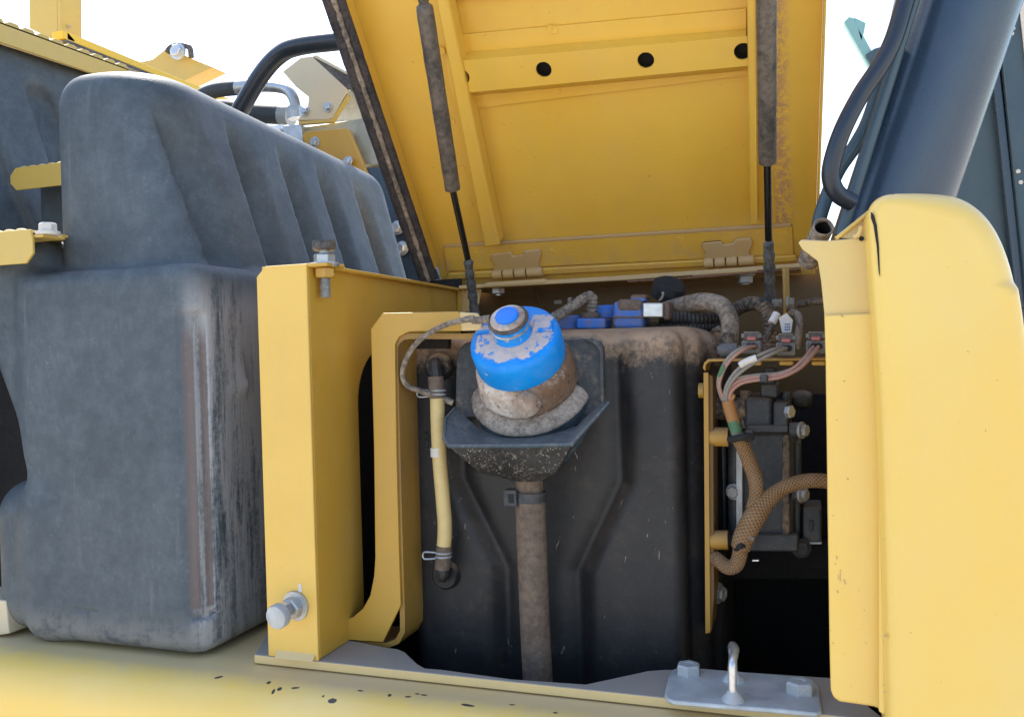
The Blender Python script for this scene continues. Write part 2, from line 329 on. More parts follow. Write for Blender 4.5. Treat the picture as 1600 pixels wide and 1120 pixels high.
class MB:
    def __init__(s): s.v = []; s.f = []; s.uv = {}
    def add(s, vs, fs):
        k = len(s.v); s.v += [tuple(float(c) for c in v) for v in vs]; s.f += [tuple(i+k for i in f) for f in fs]; return s
    def box(s, lo, hi):
        (a, b, c), (d, e, f) = lo, hi
        return s.add([(a,b,c),(d,b,c),(d,e,c),(a,e,c),(a,b,f),(d,b,f),(d,e,f),(a,e,f)], [(0,3,2,1),(4,5,6,7),(0,1,5,4),(1,2,6,5),(2,3,7,6),(3,0,4,7)])
    def prism(s, pts, off):
        n = len(pts); off = np.array(off); a = [np.array(p) for p in pts]; b = [p+off for p in a]
        return s.add(a+b, [tuple(range(n)), tuple(range(2*n-1, n-1, -1))] + [(i, (i+1) % n, n+(i+1) % n, n+i) for i in range(n)])
    def tube(s, pts, r, seg=14, n=8, rf=None, cap=True, smooth=True, flat=None):
        C = catmull(pts, n) if smooth else [np.array(p, float) for p in pts]
        if callable(r) or rf: pass
        L = [0.0]
        for i in range(1, len(C)): L.append(L[-1]+np.linalg.norm(C[i]-C[i-1]))
        t0 = C[1]-C[0]; t0 /= np.linalg.norm(t0)
        a = np.cross(t0, [0, 0, 1.0]) if abs(t0[2]) < .9 else np.cross(t0, [1.0, 0, 0]); a /= np.linalg.norm(a)
        k = len(s.v); m = len(C)
        for i in range(m):
            t = C[min(i+1, m-1)]-C[max(i-1, 0)]; t /= max(np.linalg.norm(t), 1e-9)
            a = a-t*np.dot(a, t); a /= np.linalg.norm(a); b = np.cross(t, a)
            rr = rf(L[i], L[-1]) if rf else (r[0]+(r[1]-r[0])*i/(m-1) if isinstance(r, tuple) else r)
            for j in range(seg):
                q = 2*pi*j/seg; s.v.append(tuple(C[i]+(a*cos(q)+b*sin(q)*(flat or 1))*rr))
        for i in range(m-1):
            for j in range(seg):
                s.uv[len(s.f)] = [(L[i], j/seg), (L[i], (j+1)/seg), (L[i+1], (j+1)/seg), (L[i+1], j/seg)]
                s.f.append((k+i*seg+j, k+i*seg+(j+1) % seg, k+(i+1)*seg+(j+1) % seg, k+(i+1)*seg+j))
        if cap: s.f.append(tuple(range(k+seg-1, k-1, -1))); s.f.append(tuple(range(k+(m-1)*seg, k+m*seg)))
        return s
    def lathe(s, prof, o=(0, 0, 0), ax=(0, 0, 1), seg=32, disp=None, closed=False):
        z = np.array(ax, float); z /= np.linalg.norm(z)
        x = np.cross([0, 1, 0], z) if abs(z[1]) < .95 else np.cross([1, 0, 0], z); x /= np.linalg.norm(x); y = np.cross(z, x)
        o = np.array(o, float); k = len(s.v); m = len(prof)
        for (r, h) in prof:
            for j in range(seg):
                q = 2*pi*j/seg; rr = r
                p = o+z*h+(x*cos(q)+y*sin(q))*rr
                if disp and r > 1e-4: p = p+(x*cos(q)+y*sin(q))*disp(p)
                s.v.append(tuple(p))
        for i in range(m-1):
            for j in range(seg): s.f.append((k+i*seg+j, k+i*seg+(j+1) % seg, k+(i+1)*seg+(j+1) % seg, k+(i+1)*seg+j))
        if not closed:
            s.f.append(tuple(range(k+seg-1, k-1, -1))); s.f.append(tuple(range(k+(m-1)*seg, k+m*seg)))
        else:
            for j in range(seg): s.f.append((k+(m-1)*seg+j, k+(m-1)*seg+(j+1) % seg, k+(j+1) % seg, k+j))
        return s
    def build(s, name, mat, parent=None, bevel=0, seg=2, sharp=38, label=None, recalc=True):
        b = base_of(parent) if parent is not None else np.zeros(3)
        me = bpy.data.meshes.new(name)
        me.from_pydata([tuple(np.array(v)-b) for v in s.v], [], s.f)
        if s.uv:
            ul = me.uv_layers.new(name='UVMap')
            for i, p in enumerate(me.polygons):
                if i in s.uv:
                    for li, c in zip(p.loop_indices, s.uv[i]): ul.data[li].uv = c
        if recalc:
            bm = bmesh.new(); bm.from_mesh(me); bmesh.ops.recalc_face_normals(bm, faces=bm.faces); bm.to_mesh(me); bm.free()
        me.materials.append(M[mat] if isinstance(mat, str) else mat)
        me.shade_smooth()
        me.set_sharp_from_angle(angle=radians(sharp))
        o = bpy.data.objects.new(name, me); COL.objects.link(o)
        if parent is not None: o.parent = parent
        if bevel:
            md = o.modifiers.new('bevel', 'BEVEL'); md.width = bevel; md.segments = seg; md.limit_method = 'ANGLE'; md.angle_limit = radians(35); md.harden_normals = True
        if label: o['label'] = label
        return o

def solo(o, label, cat, group=None, kind=None):
    """re-centre a single-mesh thing on its own base"""
    me = o.data; n = len(me.vertices); co = np.empty(n*3); me.vertices.foreach_get('co', co); co = co.reshape(-1, 3)
    c = co.mean(0); c[2] = co[:, 2].min(); co -= c; me.vertices.foreach_set('co', co.ravel()); o.location = Vector(c); me.update()
    return tag(o, label, cat, group, kind)

_bolts = {}
def bolt(parent, p, ax, s, mat='steel', name='bolt', washer=True, label=None, hl=.75):
    """hex head with a chamfered crown and washer; s = across-corner radius"""
    key = (mat, washer, hl)
    if key not in _bolts:
        m = MB(); z0 = .0
        if washer: m.lathe([(1.32, -.25), (1.38, -.02), (1.34, .16), (1.0, .2)], seg=28); z0 = .18
        m.lathe([(1.0, z0-.02), (1.0, z0+hl*.82), (.86, z0+hl), (.45, z0+hl), (.40, z0+hl-.05)], seg=6)
        o = m.build(name, mat, None, 0, sharp=25); _bolts[key] = o.data; bpy.data.objects.remove(o)
    o = bpy.data.objects.new(name, _bolts[key]); COL.objects.link(o); o.parent = parent
    o.location = Vector(np.array(p)-base_of(parent)); o.scale = (s,)*3
    q = Vector([float(c) for c in ax]).to_track_quat('Z', 'Y'); o.rotation_euler = (q.to_matrix() @ Matrix.Rotation(random.random(), 3, 'Z')).to_euler()
    if label: o['label'] = label
    return o
def part_tube(name, pts, rpx, mat, parent=None, **k):
    """pts: (px, py, y)"""
    P = [PY(*p) for p in pts]; r = pr(P[len(P)//2], rpx); return MB().tube(P, r, **k).build(name, mat, parent)

# ---------------------------------------------------------------- signed distance meshes (moulded plastic)
def smin(a, b, k): h = np.clip(.5+.5*(b-a)/k, 0, 1); return b*(1-h)+a*h-k*h*(1-h)
def smax(a, b, k): return -smin(-a, -b, k)
def rbox(x, y, z, lo, hi, r):
    c = [(a+b)/2 for a, b in zip(lo, hi)]; h = [(b-a)/2-r for a, b in zip(lo, hi)]
    qx, qy, qz = np.abs(x-c[0])-h[0], np.abs(y-c[1])-h[1], np.abs(z-c[2])-h[2]
    return np.sqrt(np.maximum(qx, 0)**2+np.maximum(qy, 0)**2+np.maximum(qz, 0)**2)+np.minimum(np.maximum(np.maximum(qx, qy), qz), 0)-r
def sdf_mesh(f, lo, hi, st):
    ax = [np.arange(a, b+st, st) for a, b in zip(lo, hi)]
    X, Yy, Z = np.meshgrid(*ax, indexing='ij'); d = f(X, Yy, Z); n = d.shape
    s = d < 0
    c = np.zeros((n[0]-1, n[1]-1, n[2]-1), int)
    for i in (0, 1):
        for j in (0, 1):
            for k in (0, 1): c += s[i:n[0]-1+i, j:n[1]-1+j, k:n[2]-1+k]
    act = (c > 0) & (c < 8); idx = -np.ones(act.shape, int); I = np.argwhere(act); idx[act] = np.arange(len(I))
    acc = np.zeros((len(I), 3)); cnt = np.zeros(len(I))
    corners = [(i, j, k) for i in (0, 1) for j in (0, 1) for k in (0, 1)]
    for a in corners:
        for e in range(3):
            if a[e] == 1: continue
            b = list(a); b[e] = 1
            da = d[I[:, 0]+a[0], I[:, 1]+a[1], I[:, 2]+a[2]]; db = d[I[:, 0]+b[0], I[:, 1]+b[1], I[:, 2]+b[2]]
            m = (da < 0) != (db < 0); t = np.where(m, da/np.where(m, da-db, 1), 0)
            p = np.tile(np.array(a, float), (len(I), 1)); p[:, e] = t
            acc[m] += p[m]; cnt[m] += 1
    V = (I+acc/cnt[:, None])*st+np.array(lo)
    for _ in range(2):
        e = st*.2; d0 = f(V[:, 0], V[:, 1], V[:, 2])
        g = np.stack([f(V[:, 0]+e, V[:, 1], V[:, 2])-d0, f(V[:, 0], V[:, 1]+e, V[:, 2])-d0, f(V[:, 0], V[:, 1], V[:, 2]+e)-d0], 1)/e
        V = V-g*np.clip(d0, -st, st)[:, None]/np.maximum((g*g).sum(1), .2)[:, None]*.8
    F = []
    for e in range(3):
        o = [q for q in range(3) if q != e]
        a = [slice(None)]*3; b = [slice(None)]*3; a[e] = slice(0, n[e]-1); b[e] = slice(1, n[e])
        ch = np.argwhere(s[tuple(a)] != s[tuple(b)])
        ch = ch[(ch[:, o[0]] > 0) & (ch[:, o[1]] > 0) & (ch[:, o[0]] < n[o[0]]-1) & (ch[:, o[1]] < n[o[1]]-1)]
        q = []
        for (i, j) in ((1, 1), (0, 1), (0, 0), (1, 0)):
            t = ch.copy(); t[:, o[0]] -= i; t[:, o[1]] -= j; q.append(idx[t[:, 0], t[:, 1], t[:, 2]])
        q = np.stack(q, 1); fl = s[tuple(ch.T)] if False else s[ch[:, 0], ch[:, 1], ch[:, 2]]
        if e == 1: fl = ~fl
        q[~fl] = q[~fl][:, ::-1]; F.append(q)
    F = np.concatenate(F); F = F[(F >= 0).all(1)]
    m = MB(); m.v = [tuple(v) for v in V]; m.f = [tuple(int(i) for i in q) for q in F]; return m

YP = .85                                   # plane of the frame post's front face
XP = PY(487, 700, YP)[0]                   # plane of the compartment's left side panel
ZP = PY(397, 1022, YP)[2]                  # top of the base plate
YH = PX(720, 452, XP)[1]                   # hinge line

# ================================================================ the ground
g = MB(); g.v = []; n = 24
for i in range(n+1):
    for j in range(n+1):
        x = (i/n-.5); y = (j/n-.5); g.v.append((math.copysign(abs(2*x)**2.2, x)*300, math.copysign(abs(2*y)**2.2, y)*300, 0))
g.f = [(i*(n+1)+j, (i+1)*(n+1)+j, (i+1)*(n+1)+j+1, i*(n+1)+j+1) for i in range(n) for j in range(n)]
t = NT('dry_yard_soil'); a_ = t.noise(1.2, 8, .7); b_ = t.noise(14, 6, .7)
gm = t.done(t.mix(t.ss(a_, .35, .65), t.mix(t.ss(b_, .4, .6), (.46, .41, .34), (.40, .36, .30)), (.38, .34, .28)), .95, 0, t.bump(b_, .02, .5), .2)
tag(g.build('ground', gm), 'dry tan soil of the yard the machine stands on', 'ground', kind='structure')

# ================================================================ lower beam with chips
chip_px = [(342, 1057, 9, 2.6, .55), (420, 1065, 5, 3, .2), (437, 1075, 5.5, 2.6, .3), (427, 1079, 3.5, 3.5, .2), (462, 1073, 10, 1.2, .2),
           (519, 1093, 10, 3.2, .1), (563, 1078, 7, 1.6, 0), (609, 1085, 5, 3.2, .4), (638, 1087, 8, 1.8, .1), (662, 1085, 8, 1.3, 0), (732, 1101, 17, 2.2, -.05), (652, 1081, 6, 1, 0), (505, 1086, 3, 1, 0), (800, 1098, 6, 1, .1), (868, 1112, 5, 1.4, 0)]
zb = ZP-.012; BR = .05; BYF = .772
def beam_pt(px, py):
    for k in range(0, 91, 1):      # walk round the rolled edge until the ray meets it
        a = radians(k); y = BYF+BR-BR*sin(a); z = zb-BR+BR*cos(a)
        p = PY(px, py, y)
        if p[2] >= z: return p
    return PY(px, py, BYF)
chips = []
for (px, py, rx, ry, an) in chip_px:
    p = beam_pt(px, py); chips.append((p, max(pr(p, rx)*.75, .0014), max(pr(p, ry)*1.3, .0016), an))
m = MB(); prof = [(.868, zb)] + [(BYF+BR-BR*sin(radians(a)), zb-BR+BR*cos(radians(a))) for a in range(0, 91, 9)] + [(BYF, zb-.30), (.868, zb-.30)]
m.prism([(-2.2, y, z) for y, z in prof], (3.0, 0, 0))
m.box((-2.2, .8685, zb-.30), (XP-.06, 1.9, zb-.0005))
solo(m.build('frame_beam', mk_beam(chips), sharp=50), 'wide yellow beam with rounded chipped edge running under the box and base plate', 'beam')

# ================================================================ base plate, post and side panel
fr = thing('compartment_frame', 'yellow post with folded side panel welded onto long dusty base plate', 'frame', (XP, YP, ZP))
pl = [PY(397, 1022, YP), PY(1300, 1109, YP)]
zz = ZP
poly = [(pl[0][0], YP), (.06, YP), (.06, 1.02)]
for q in [(1300, 1058), (1135, 1047), (1040, 1045), (1012, 1047), (985, 1053), (915, 1068), (800, 1060), (690, 1045), (664, 1043), (652, 1036), (633, 1018), (622, 1013), (606, 1011), (535, 997), (420, 985)]:
    p = PZ(q[0], q[1], zz); poly.append((p[0], p[1]))
poly = [poly[0], poly[1]] + [(poly[3][0], poly[3][1])] + poly[4:]
m = MB().prism([(x, y, zz) for x, y in poly], (0, 0, -.0105)); m.build('base_plate', 'plate', fr, .0015)
# post: a folded sheet, front face + side panel with cut-out + top flange
pt = [PY(400, 417, YP), PY(478, 414, YP), PY(495, 1031, YP), PY(418, 1022, YP)]
xl, xr_ = pt[0][0], XP
zt = pt[0][2]; T = .004
ch = .012
m = MB().prism([(xl+ch, YP, zt), (xr_, YP, zt), (xr_, YP, zz), (xl, YP, zz), (xl, YP, zt-ch)], (0, T, 0))
m.build('post', 'post', fr, .0012)
m = MB().prism([(xl+.012, YP-.006, zz+.0005), (xr_-.004, YP-.006, zz+.0005), (xr_-.004, YP+.001, zz+.009), (xl+.012, YP+.001, zz+.009)], (0, .0015, 0))
m.build('weld_bead', 'flange', fr, .002)
# side panel in the plane x = XP, outline from the photograph incl. the big round-cornered cut-out
y2 = YH-.004
def sp(px, py): q = PX(px, py, XP); return (XP, q[1], q[2])
cut = [sp(566, 1000), sp(566, 900)]
ca = PX(562, 700, XP)[1]; zc = PX(580, 545, XP)[2]
pan = [(XP, YP+T+.0008, zz+.0005), (XP, ca, zz+.0005)]
rc = .07
for k in range(0, 10):
    a = radians(90*k/9); pan.append((XP, ca+rc-rc*cos(a), zc-rc+rc*sin(a)))
pan += [(XP, y2, zc), (XP, y2, zt-.004), (XP, YP+T+.0008, zt-.0005)]
m = MB().prism(pan, (-T, 0, 0)); m.build('side_panel', 'panel', fr, .001)
m = MB().prism([(xl+.004, YP+T+.0008, zt), (XP+.012, YP+T+.0008, zt), (XP+.010, y2, zt-.004), (xl+.02, y2, zt-.004)], (0, 0, -.0042)); m.build('top_flange', 'panel', fr, .001)
# weld nut under the flange with the long rubber-headed stop screw
bp = PY(497, 436, YP+.045)
nutz = zt
sx, sy = XP+.0, YP+.04
bx = PZ(497, 414, zt); bx = np.array([bx[0], bx[1], zt])
if bx[0] > XP+.012 or bx[1] > 1.1 or bx[1] < YP: bx = np.array([XP+.004, YP+.03, zt])
m = MB().prism([(XP-.004, bx[1]-.02, zt+.0003), (XP+.026, bx[1]-.02, zt+.0003), (XP+.026, bx[1]+.02, zt+.0003), (XP-.004, bx[1]+.02, zt+.0003)], (0, 0, -.004)); m.build('flange_tab', 'panel', fr, .001)
bx[0] = XP+.011
def stop_screw(parent, p, ax, k=1.0, head='hose', shank=.03, nut_gap=0.0, thread_back=0.0):
    ax = np.array(ax, float); ax /= np.linalg.norm(ax); p = np.array(p)
    bolt(parent, p+ax*nut_gap*1.0, ax, .0135*k, 'steel', 'lock_nut', True, hl=.8)
    m = MB(); h0 = shank-.012
    m.lathe([(.0065*k, 0), (.0065*k, h0)], p, ax, 16); m.build('shank', 'steel_d', parent)
    m = MB(); m.lathe([(.0125*k, h0), (.0145*k, h0+.002), (.0145*k, h0+.010*k), (.0135*k, h0+.012*k), (.0095*k, h0+.0125*k)], p, ax, 28); m.build('rubber_head', head, parent)
    if thread_back:
        prof = []; d = 0
        while d < thread_back: prof += [(.0068*k, -d-.005), (.0056*k, -d-.006)]; d += .002
        MB().lathe(prof, p, ax, 18).build('threaded_end', 'steel_d', parent)
        MB().lathe([(.013*k, -.0045), (.013*k, -.014), (.011*k, -.0155)], p, ax, 6).build('weld_nut', 'panel', parent, .0008)
s1 = thing('stop_screw', 'upright threaded stop screw with dark rubber head through top of the yellow post', 'stop screw', bx)
stop_screw(s1, bx, (0, 0, 1), .92, 'strut', .028, 0, .034)
kp = PY(462, 946, YP)
s2 = thing('stop_screw', 'horizontal stop screw with pale worn round head low on the post face', 'stop screw', kp)
stop_screw(s2, kp, (-.10, -1, -.10), .95, 'galv', .036)
MB().prism([PY(466, 912, YP-.0006), PY(470, 911, YP-.0006), PY(472, 924, YP-.0006), PY(466, 926, YP-.0006)], (0, .001, 0)).build('paint_mark', 'white', s2)

# ================================================================ plastic tool box cover on the left
XB0, XB1, YB0, ZB0 = -.957, -.684, .84, ZP-.008
ZBT = PY(200, 414, YB0)[2]
def xr_wall(z): return -.768+(1.887-z)*.26
FL = [(.895, .05), (1.012, .044), (1.131, .04), (1.237, .036), (1.356, .034)]
ZHB, ZHT = PY(0, 768, YB0)[2], PY(0, 555, YB0)[2]
def toolbox(x, y, z):
    zt_ = ZBT-.03*np.clip((y-YB0), 0, .8)
    bow = .004*np.cos((z-1.43)*6)
    lower = rbox(x, y+bow*0, z-(ZBT-zt_)*-1*0, (XB0, YB0, ZB0), (XB1, 1.62, ZBT), .020)
    lower = smax(lower, (x-XB1)*.72+(YB0-y)*.70+.014, .018)                        # broad front corner
    left = rbox(x, y, z, (-1.35, YB0+.012, ZHB+.02), (XB0+.018, 1.0, PY(0, 372, YB0+.02)[2]), .03)
    left = smax(left, -((z-(ZHT+.005))+(x+1.024)*2.3)*.40, .02)                     # slanting upper side of the notch
    foot = rbox(x, y, z, (-1.035, YB0+.006, ZB0), (XB0+.06, 1.1, ZHB+.01), .045)
    lower = smin(smin(lower, left, .03), foot, .04)
    ztop = 1.931-.062*(y-.885)-.04*np.maximum(0, (.94-y))
    d_r = (x-xr_wall(z))*.963
    up = np.clip((ztop-.035-z)/.11, 0, 1); up = up*up*(3-2*up)
    dep = 0
    for (y0, wd) in FL:                                                # creased flutes: a sharp near lip easing out into the wall
        tt = y-(y0+(ztop-z)*.10)
        a = np.clip((tt+.004)/.008, 0, 1); b = 1-np.clip((tt-.006)/(wd*1.35), 0, 1)
        dep = dep+a*a*(3-2*a)*b*b*(3-2*b)
    d_r = d_r+.034*up*dep
    wall = smax(smax(d_r, .880-y, .085), smax(z-ztop, -.940-x, .045), .042)
    wall = smax(wall, y-1.515, .05); wall = smax(wall, 1.5-z, .02)
    d = smin(lower, wall, .010)
    # parting groove low on the box, two shallow flutes down the corner
    zs = PY(200, 962, YB0)[2]+.014*np.clip((x+.80)*-6, 0, 1)**2
    gs = np.maximum(np.abs(z-zs)-.0012, -(d+.0035)); gs = np.maximum(gs, -.90-x)
    d = smax(d, -gs, .002)
    for (cx, wid) in ((-.7005, .0045), (-.688, .003)):
        gv = np.maximum(np.maximum(np.abs((x-cx)*.75+(y-YB0)*.12)-wid, -(d+.0035)), np.maximum(z-(ZBT-.06), zs-z)); gv = np.maximum(gv, y-.90)
        d = smax(d, -gv, .003)
    return d
tb = thing('tool_box_cover', 'large faded black moulded plastic cover with fluted wall and rubbed corner', 'plastic cover', (-.80, YB0, ZB0))
def mk_box():
    t = NT('faded_black_plastic_box'); P = t.geo('Position'); o = t.xyz(P)
    a = t.noise(6, 6, .7); b_ = t.noise(38, 6, .78); s_ = t.noise(26, 6, .72, stretch=(1.5, 1.5, .16)); c = t.noise(150, 3, .7)
    f = t.math('ADD', t.ss(a, .30, .70, 0, .55), t.ss(b_, .36, .72, 0, .6)); f = t.math('MULTIPLY', f, .8, clamp=True)
    col = t.mix(f, (.046, .060, .073), (.108, .129, .146))
    # rubbed, chalky corner: vertical smears on the right front corner of the lower block
    k = t.math('MULTIPLY', t.ss(o[0], -.712, -.690), t.math('MULTIPLY', t.ss(o[2], 1.66, 1.60), t.ss(o[1], 1.2, 1.0)))
    k2 = t.math('MULTIPLY', k, t.ss(t.math('MULTIPLY_ADD', c, .25, s_), .44, .66))
    col = t.mix(k2, col, (.34, .335, .335))
    # brown scuffed flutes down the corner
    zz_ = t.math('MULTIPLY', t.ss(o[2], ZP+.045, ZP+.05), t.ss(o[2], 1.60, 1.56))
    q = t.math('ADD', t.math('MULTIPLY', o[0], .75), t.math('MULTIPLY', o[1], .12))
    for cx, wd in ((-.7005, .0042), (-.688, .0028)):
        e = t.math('ABSOLUTE', t.math('SUBTRACT', q, .75*cx+.12*YB0))
        gg = t.math('MULTIPLY', t.math('MULTIPLY', t.ss(t.math('MULTIPLY_ADD', c, .0016, e), wd+.0012, wd), zz_), t.ss(o[1], .905, .895))
        col = t.mix(t.math('MULTIPLY', gg, .85), col, (.135, .10, .09))
    low = t.math('MULTIPLY', t.ss(t.math('MULTIPLY_ADD', b_, .05, o[2]), ZP+.075, ZP+.03), t.ss(b_, .3, .6))
    col = t.mix(t.math('MULTIPLY', low, .55), col, (.27, .25, .22))
    col = t.mix(t.math('MULTIPLY', t.ss(c, .56, .70, 0, .5), t.ss(a, .45, .7)), col, (.22, .24, .26)); col = t.mix(t.ss(s_, .58, .75, 0, .3), col, (.20, .21, .22)); sc = t.voro(60); col = t.mix(t.math('MULTIPLY', t.ss(sc, .05, .02), .3), col, (.4, .4, .4))
    n = t.bump(t.noise(420, 2, .5), .0007, .4); n = t.bump(b_, .0025, .16, n); n = t.bump(t.math('MULTIPLY', k2, s_), .004, .4, n)
    return t.done(col, .62, 0, n, .4)
M['boxw'] = mk_box()
sdf_mesh(toolbox, (-1.40, .815, 1.165), (-.645, 1.65, 1.925), .0052).build('cover_shell', 'boxw', tb, sharp=180, recalc=False)
# dark gap behind the hand recess, filler bracket at the far left bottom
# steps on the far side: two yellow treads with serrated tops, and the ribbed plastic wall behind them
_w0, _w1 = PX(0, 55, -1.30), PX(202, 123, -1.30)
def wall2(x, y, z):
    zt_ = _w0[2]+(_w1[2]-_w0[2])*(y-_w0[1])/(_w1[1]-_w0[1])
    d = smax(smax((x+1.315)-(2.0-z)*.10, -1.40-x, .02), smax(z-zt_, smax(.7-y, y-1.9, .02), .02), .02)
    for y0 in (1.02, 1.20, 1.38):
        gy = np.abs(y-y0-(zt_-z)*.35)-.022-np.clip(zt_-z, 0, .3)*.08
        gr = smax(smax(gy, -((x+1.315)-(2.0-z)*.10+.02), .012), z-(zt_-.06), .03)
        d = smax(d, -gr, .014)
    return smax(d, 1.3-z, .02)
lw = sdf_mesh(wall2, (-1.43, .66, 1.28), (-1.18, 1.95, 2.30), .008).build('ribbed_wall', 'boxw', None, sharp=180, recalc=False)
solo(lw, 'fluted dark plastic wall left of the steps under the yellow walkway edge', 'plastic wall')
m = MB().prism([(-1.26, 1.16, 1.2), (-.90, 1.16, 1.2), (-.90, 1.16, 1.86), (-1.26, 1.16, 1.86)], (0, .02, 0))
solo(m.build('step_riser', 'boxw', None, .004), 'dark plastic riser under the upper yellow step', 'riser')
def tread(y, px0, px1, pyt, pyb, label, skew=0.0, chL=True, depth=.09):
    a = PY(px0, pyt, y); b = PY(px1, pyt, y); h = a[2]-PY(px0, pyb, y)[2]; zt0 = (a[2]+b[2])/2
    x0, x1 = a[0], b[0]
    th = thing('step_tread', label, 'step', (x0, y, zt0-h))
    c = .012
    front = [(x0+c, y, zt0), (x1-c*.3, y, zt0), (x1, y, zt0-c), (x1, y, zt0-h+c), (x1-c, y, zt0-h), (x0+c, y, zt0-h), (x0, y, zt0-h+c), (x0, y, zt0-c)]
    MB().prism(front, (0, .004, 0)).build('front_lip', 'tread', th, .001)
    MB().box((x0+c, y+.0045, zt0-.004), (x1-.004, y+depth, zt0-.0005)).build('tread_plate', 'tread', th, .001)
    n_ = max(2, int((x1-x0)/.022))
    for k in range(n_):
        xx = x0+.02+k*(x1-x0-.03)/n_
        o = MB().lathe([(.0085, 0), (.007, .003), (.004, .0045)], (xx, y+.012, zt0-.0006), (0, 0, 1), 12).build('grip_stud', 'tread', th)
    return th
tread(1.10, 15, 140, 256, 291, 'short yellow step with grip studs, upper of the two steps')
lt = tread(.822, -120, 50, 366, 416, 'pale yellow step lip with grip studs, lower of the two steps')
nz_ = PY(75, 364, .835); bolt(lt, nz_, (0, 0, 1), .0105, 'white', 'nut', hl=1.0)
MB().box((PY(44, 366, .85)[0], .826, nz_[2]-.006), (PY(92, 366, .85)[0], .86, nz_[2]-.0025)).build('bolt_tab', 'tread', lt, .001)
m = MB().prism([PY(-60, 930, .846), PY(9, 938, .846), PY(14, 990, .846), PY(-60, 1000, .846)], (0, .05, 0))
solo(m.build('corner_bracket', 'beige', None, .002), 'pale metal bracket corner peeking out beside the foot of the plastic cover', 'bracket')
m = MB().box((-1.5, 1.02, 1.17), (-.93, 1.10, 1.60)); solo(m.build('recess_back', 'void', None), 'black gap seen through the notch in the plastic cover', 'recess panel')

# ---------------------------------------------------------------- walkway edge, ladder post, rail, far brackets
wk = thing('walkway_edge', 'long pale yellow walkway edge with knurled top at upper left', 'walkway', (-1.32, .9, 2.0))
a0, a1 = PX(0, 34, -1.30), PX(202, 108, -1.30); b0, b1 = PX(0, 66, -1.30), PX(202, 134, -1.30)
e_ = (a0-a1); a0 = a0+e_*.6; b0 = b0+(b0-b1)*.6
MB().prism([a0, a1, b1, b0], (-.006, 0, 0)).build('side_plate', 'tread', wk, .001)
MB().prism([a0+(.0, 0, .0005), a1+(0, 0, .0005), a1+(-.35, 0, .0005), a0+(-.35, 0, .0005)], (0, 0, -.005)).build('deck_sheet', 'tread', wk, .001)
for k in range(15):
    p = a0+(a1-a0)*(k+.5)/15; q = (a1-a0)/np.linalg.norm(a1-a0)
    MB().prism([p-q*.019+(-.002, 0, .0003), p+q*.015+(-.002, 0, .0003), p+q*.010+(-.002, 0, .007), p-q*.006+(-.002, 0, .007)], (-.02, 0, 0)).build('grip_tooth', 'tread', wk, .001)
po = thing('handrail_post', 'upright yellow channel post standing above the walkway at upper left', 'post', PY(68, 60, 1.5))
MB().prism([PY(45, -60, 1.5), PY(88, -60, 1.5), PY(90, 66, 1.5), PY(46, 45, 1.5)], (0, .006, 0)).build('face', 'tread', po, .001)
MB().prism([PY(88, -60, 1.4999), PY(94, -60, 1.4999), PY(94, 50, 1.4999), PY(90.4, 66, 1.4999)], (0, .06, 0)).build('side_return', 'tread', po, .001)
m = MB()
for k in range(7):
    p0 = PY(92+k*2.6, 55-k*1.6, 1.52); p1 = PY(93+k*2.9, 34+k*1.0, 1.52); m.tube([p0, p1], .0012, 6, 1)
m.build('wire_mesh', 'steel_d', po)
ra = thing('guard_rail', 'slim bright yellow rail sloping down behind the plastic cover', 'rail', PX(100, 50, -1.45))
r0_, r1_ = PX(98, 47, -1.45), PX(372, 160, -1.45); h_ = pr(r0_, 13)
MB().prism([r0_, r1_, r1_-(0, 0, h_*.9), r0_-(0, 0, h_)], (-.03, 0, 0)).build('rail_bar', 'rail', ra, .002)
MB().prism([r0_+(.0005, .006, -h_), r1_+(.0005, 0, -h_*.9), r1_+(.0005, 0, -h_*1.25), r0_+(.0005, .006, -h_*1.4)], (-.02, 0, 0)).build('rail_underside', 'strut', ra, .001)
MB().prism([r0_+(0, 0, -.001)+(0, .012, 0), r0_+(0, .03, -.012), r0_+(0, .03, -.05), r0_+(0, .012, -.05)], (-.02, 0, 0)).build('rail_foot', 'tread', ra)
cb = thing('clamp_bracket', 'pale yellow bracket with clamped bright bolt above the slim rail', 'bracket', PY(275, 95, 1.9))
MB().prism([PY(205, 100, 1.9), PY(238, 93, 1.9), PY(262, 74, 1.9), PY(300, 92, 1.9), PY(332, 105, 1.9), PY(285, 128, 1.9), PY(240, 135, 1.9), PY(212, 118, 1.9)], (0, .06, 0)).build('bracket_plate', 'tread', cb, .002)
MB().prism([PY(212, 100, 1.95), PY(262, 112, 1.95), PY(282, 130, 1.95), PY(262, 137, 1.95), PY(218, 118, 1.95)], (0, .03, 0)).build('base_flange', 'beige', cb, .002)
MB().tube([PY(261, 82, 1.885), PY(268, 74, 1.885), PY(282, 71, 1.885), PY(296, 75, 1.885), PY(299, 90, 1.885)], .0075, 10).build('clamp_strap', 'strut', cb)
bolt(cb, PY(278, 81, 1.875), (.1, -1, .1), .016, 'bright')
fp = thing('bent_plate', 'thin edge of yellow floor plate behind the top of the plastic cover', 'plate', PY(260, 160, 1.75))
MB().prism([PY(203, 118, 1.75), PY(285, 150, 1.75), PY(340, 176, 1.75), PY(300, 168, 1.75), PY(203, 130, 1.75)], (0, .05, 0)).build('plate_face', 'strut', fp, .001)
MB().prism([PY(203, 119, 1.745), PY(286, 151, 1.745), PY(286, 157, 1.745), PY(203, 124, 1.745)], (0, .004, 0)).build('plate_edge', 'tread', fp)

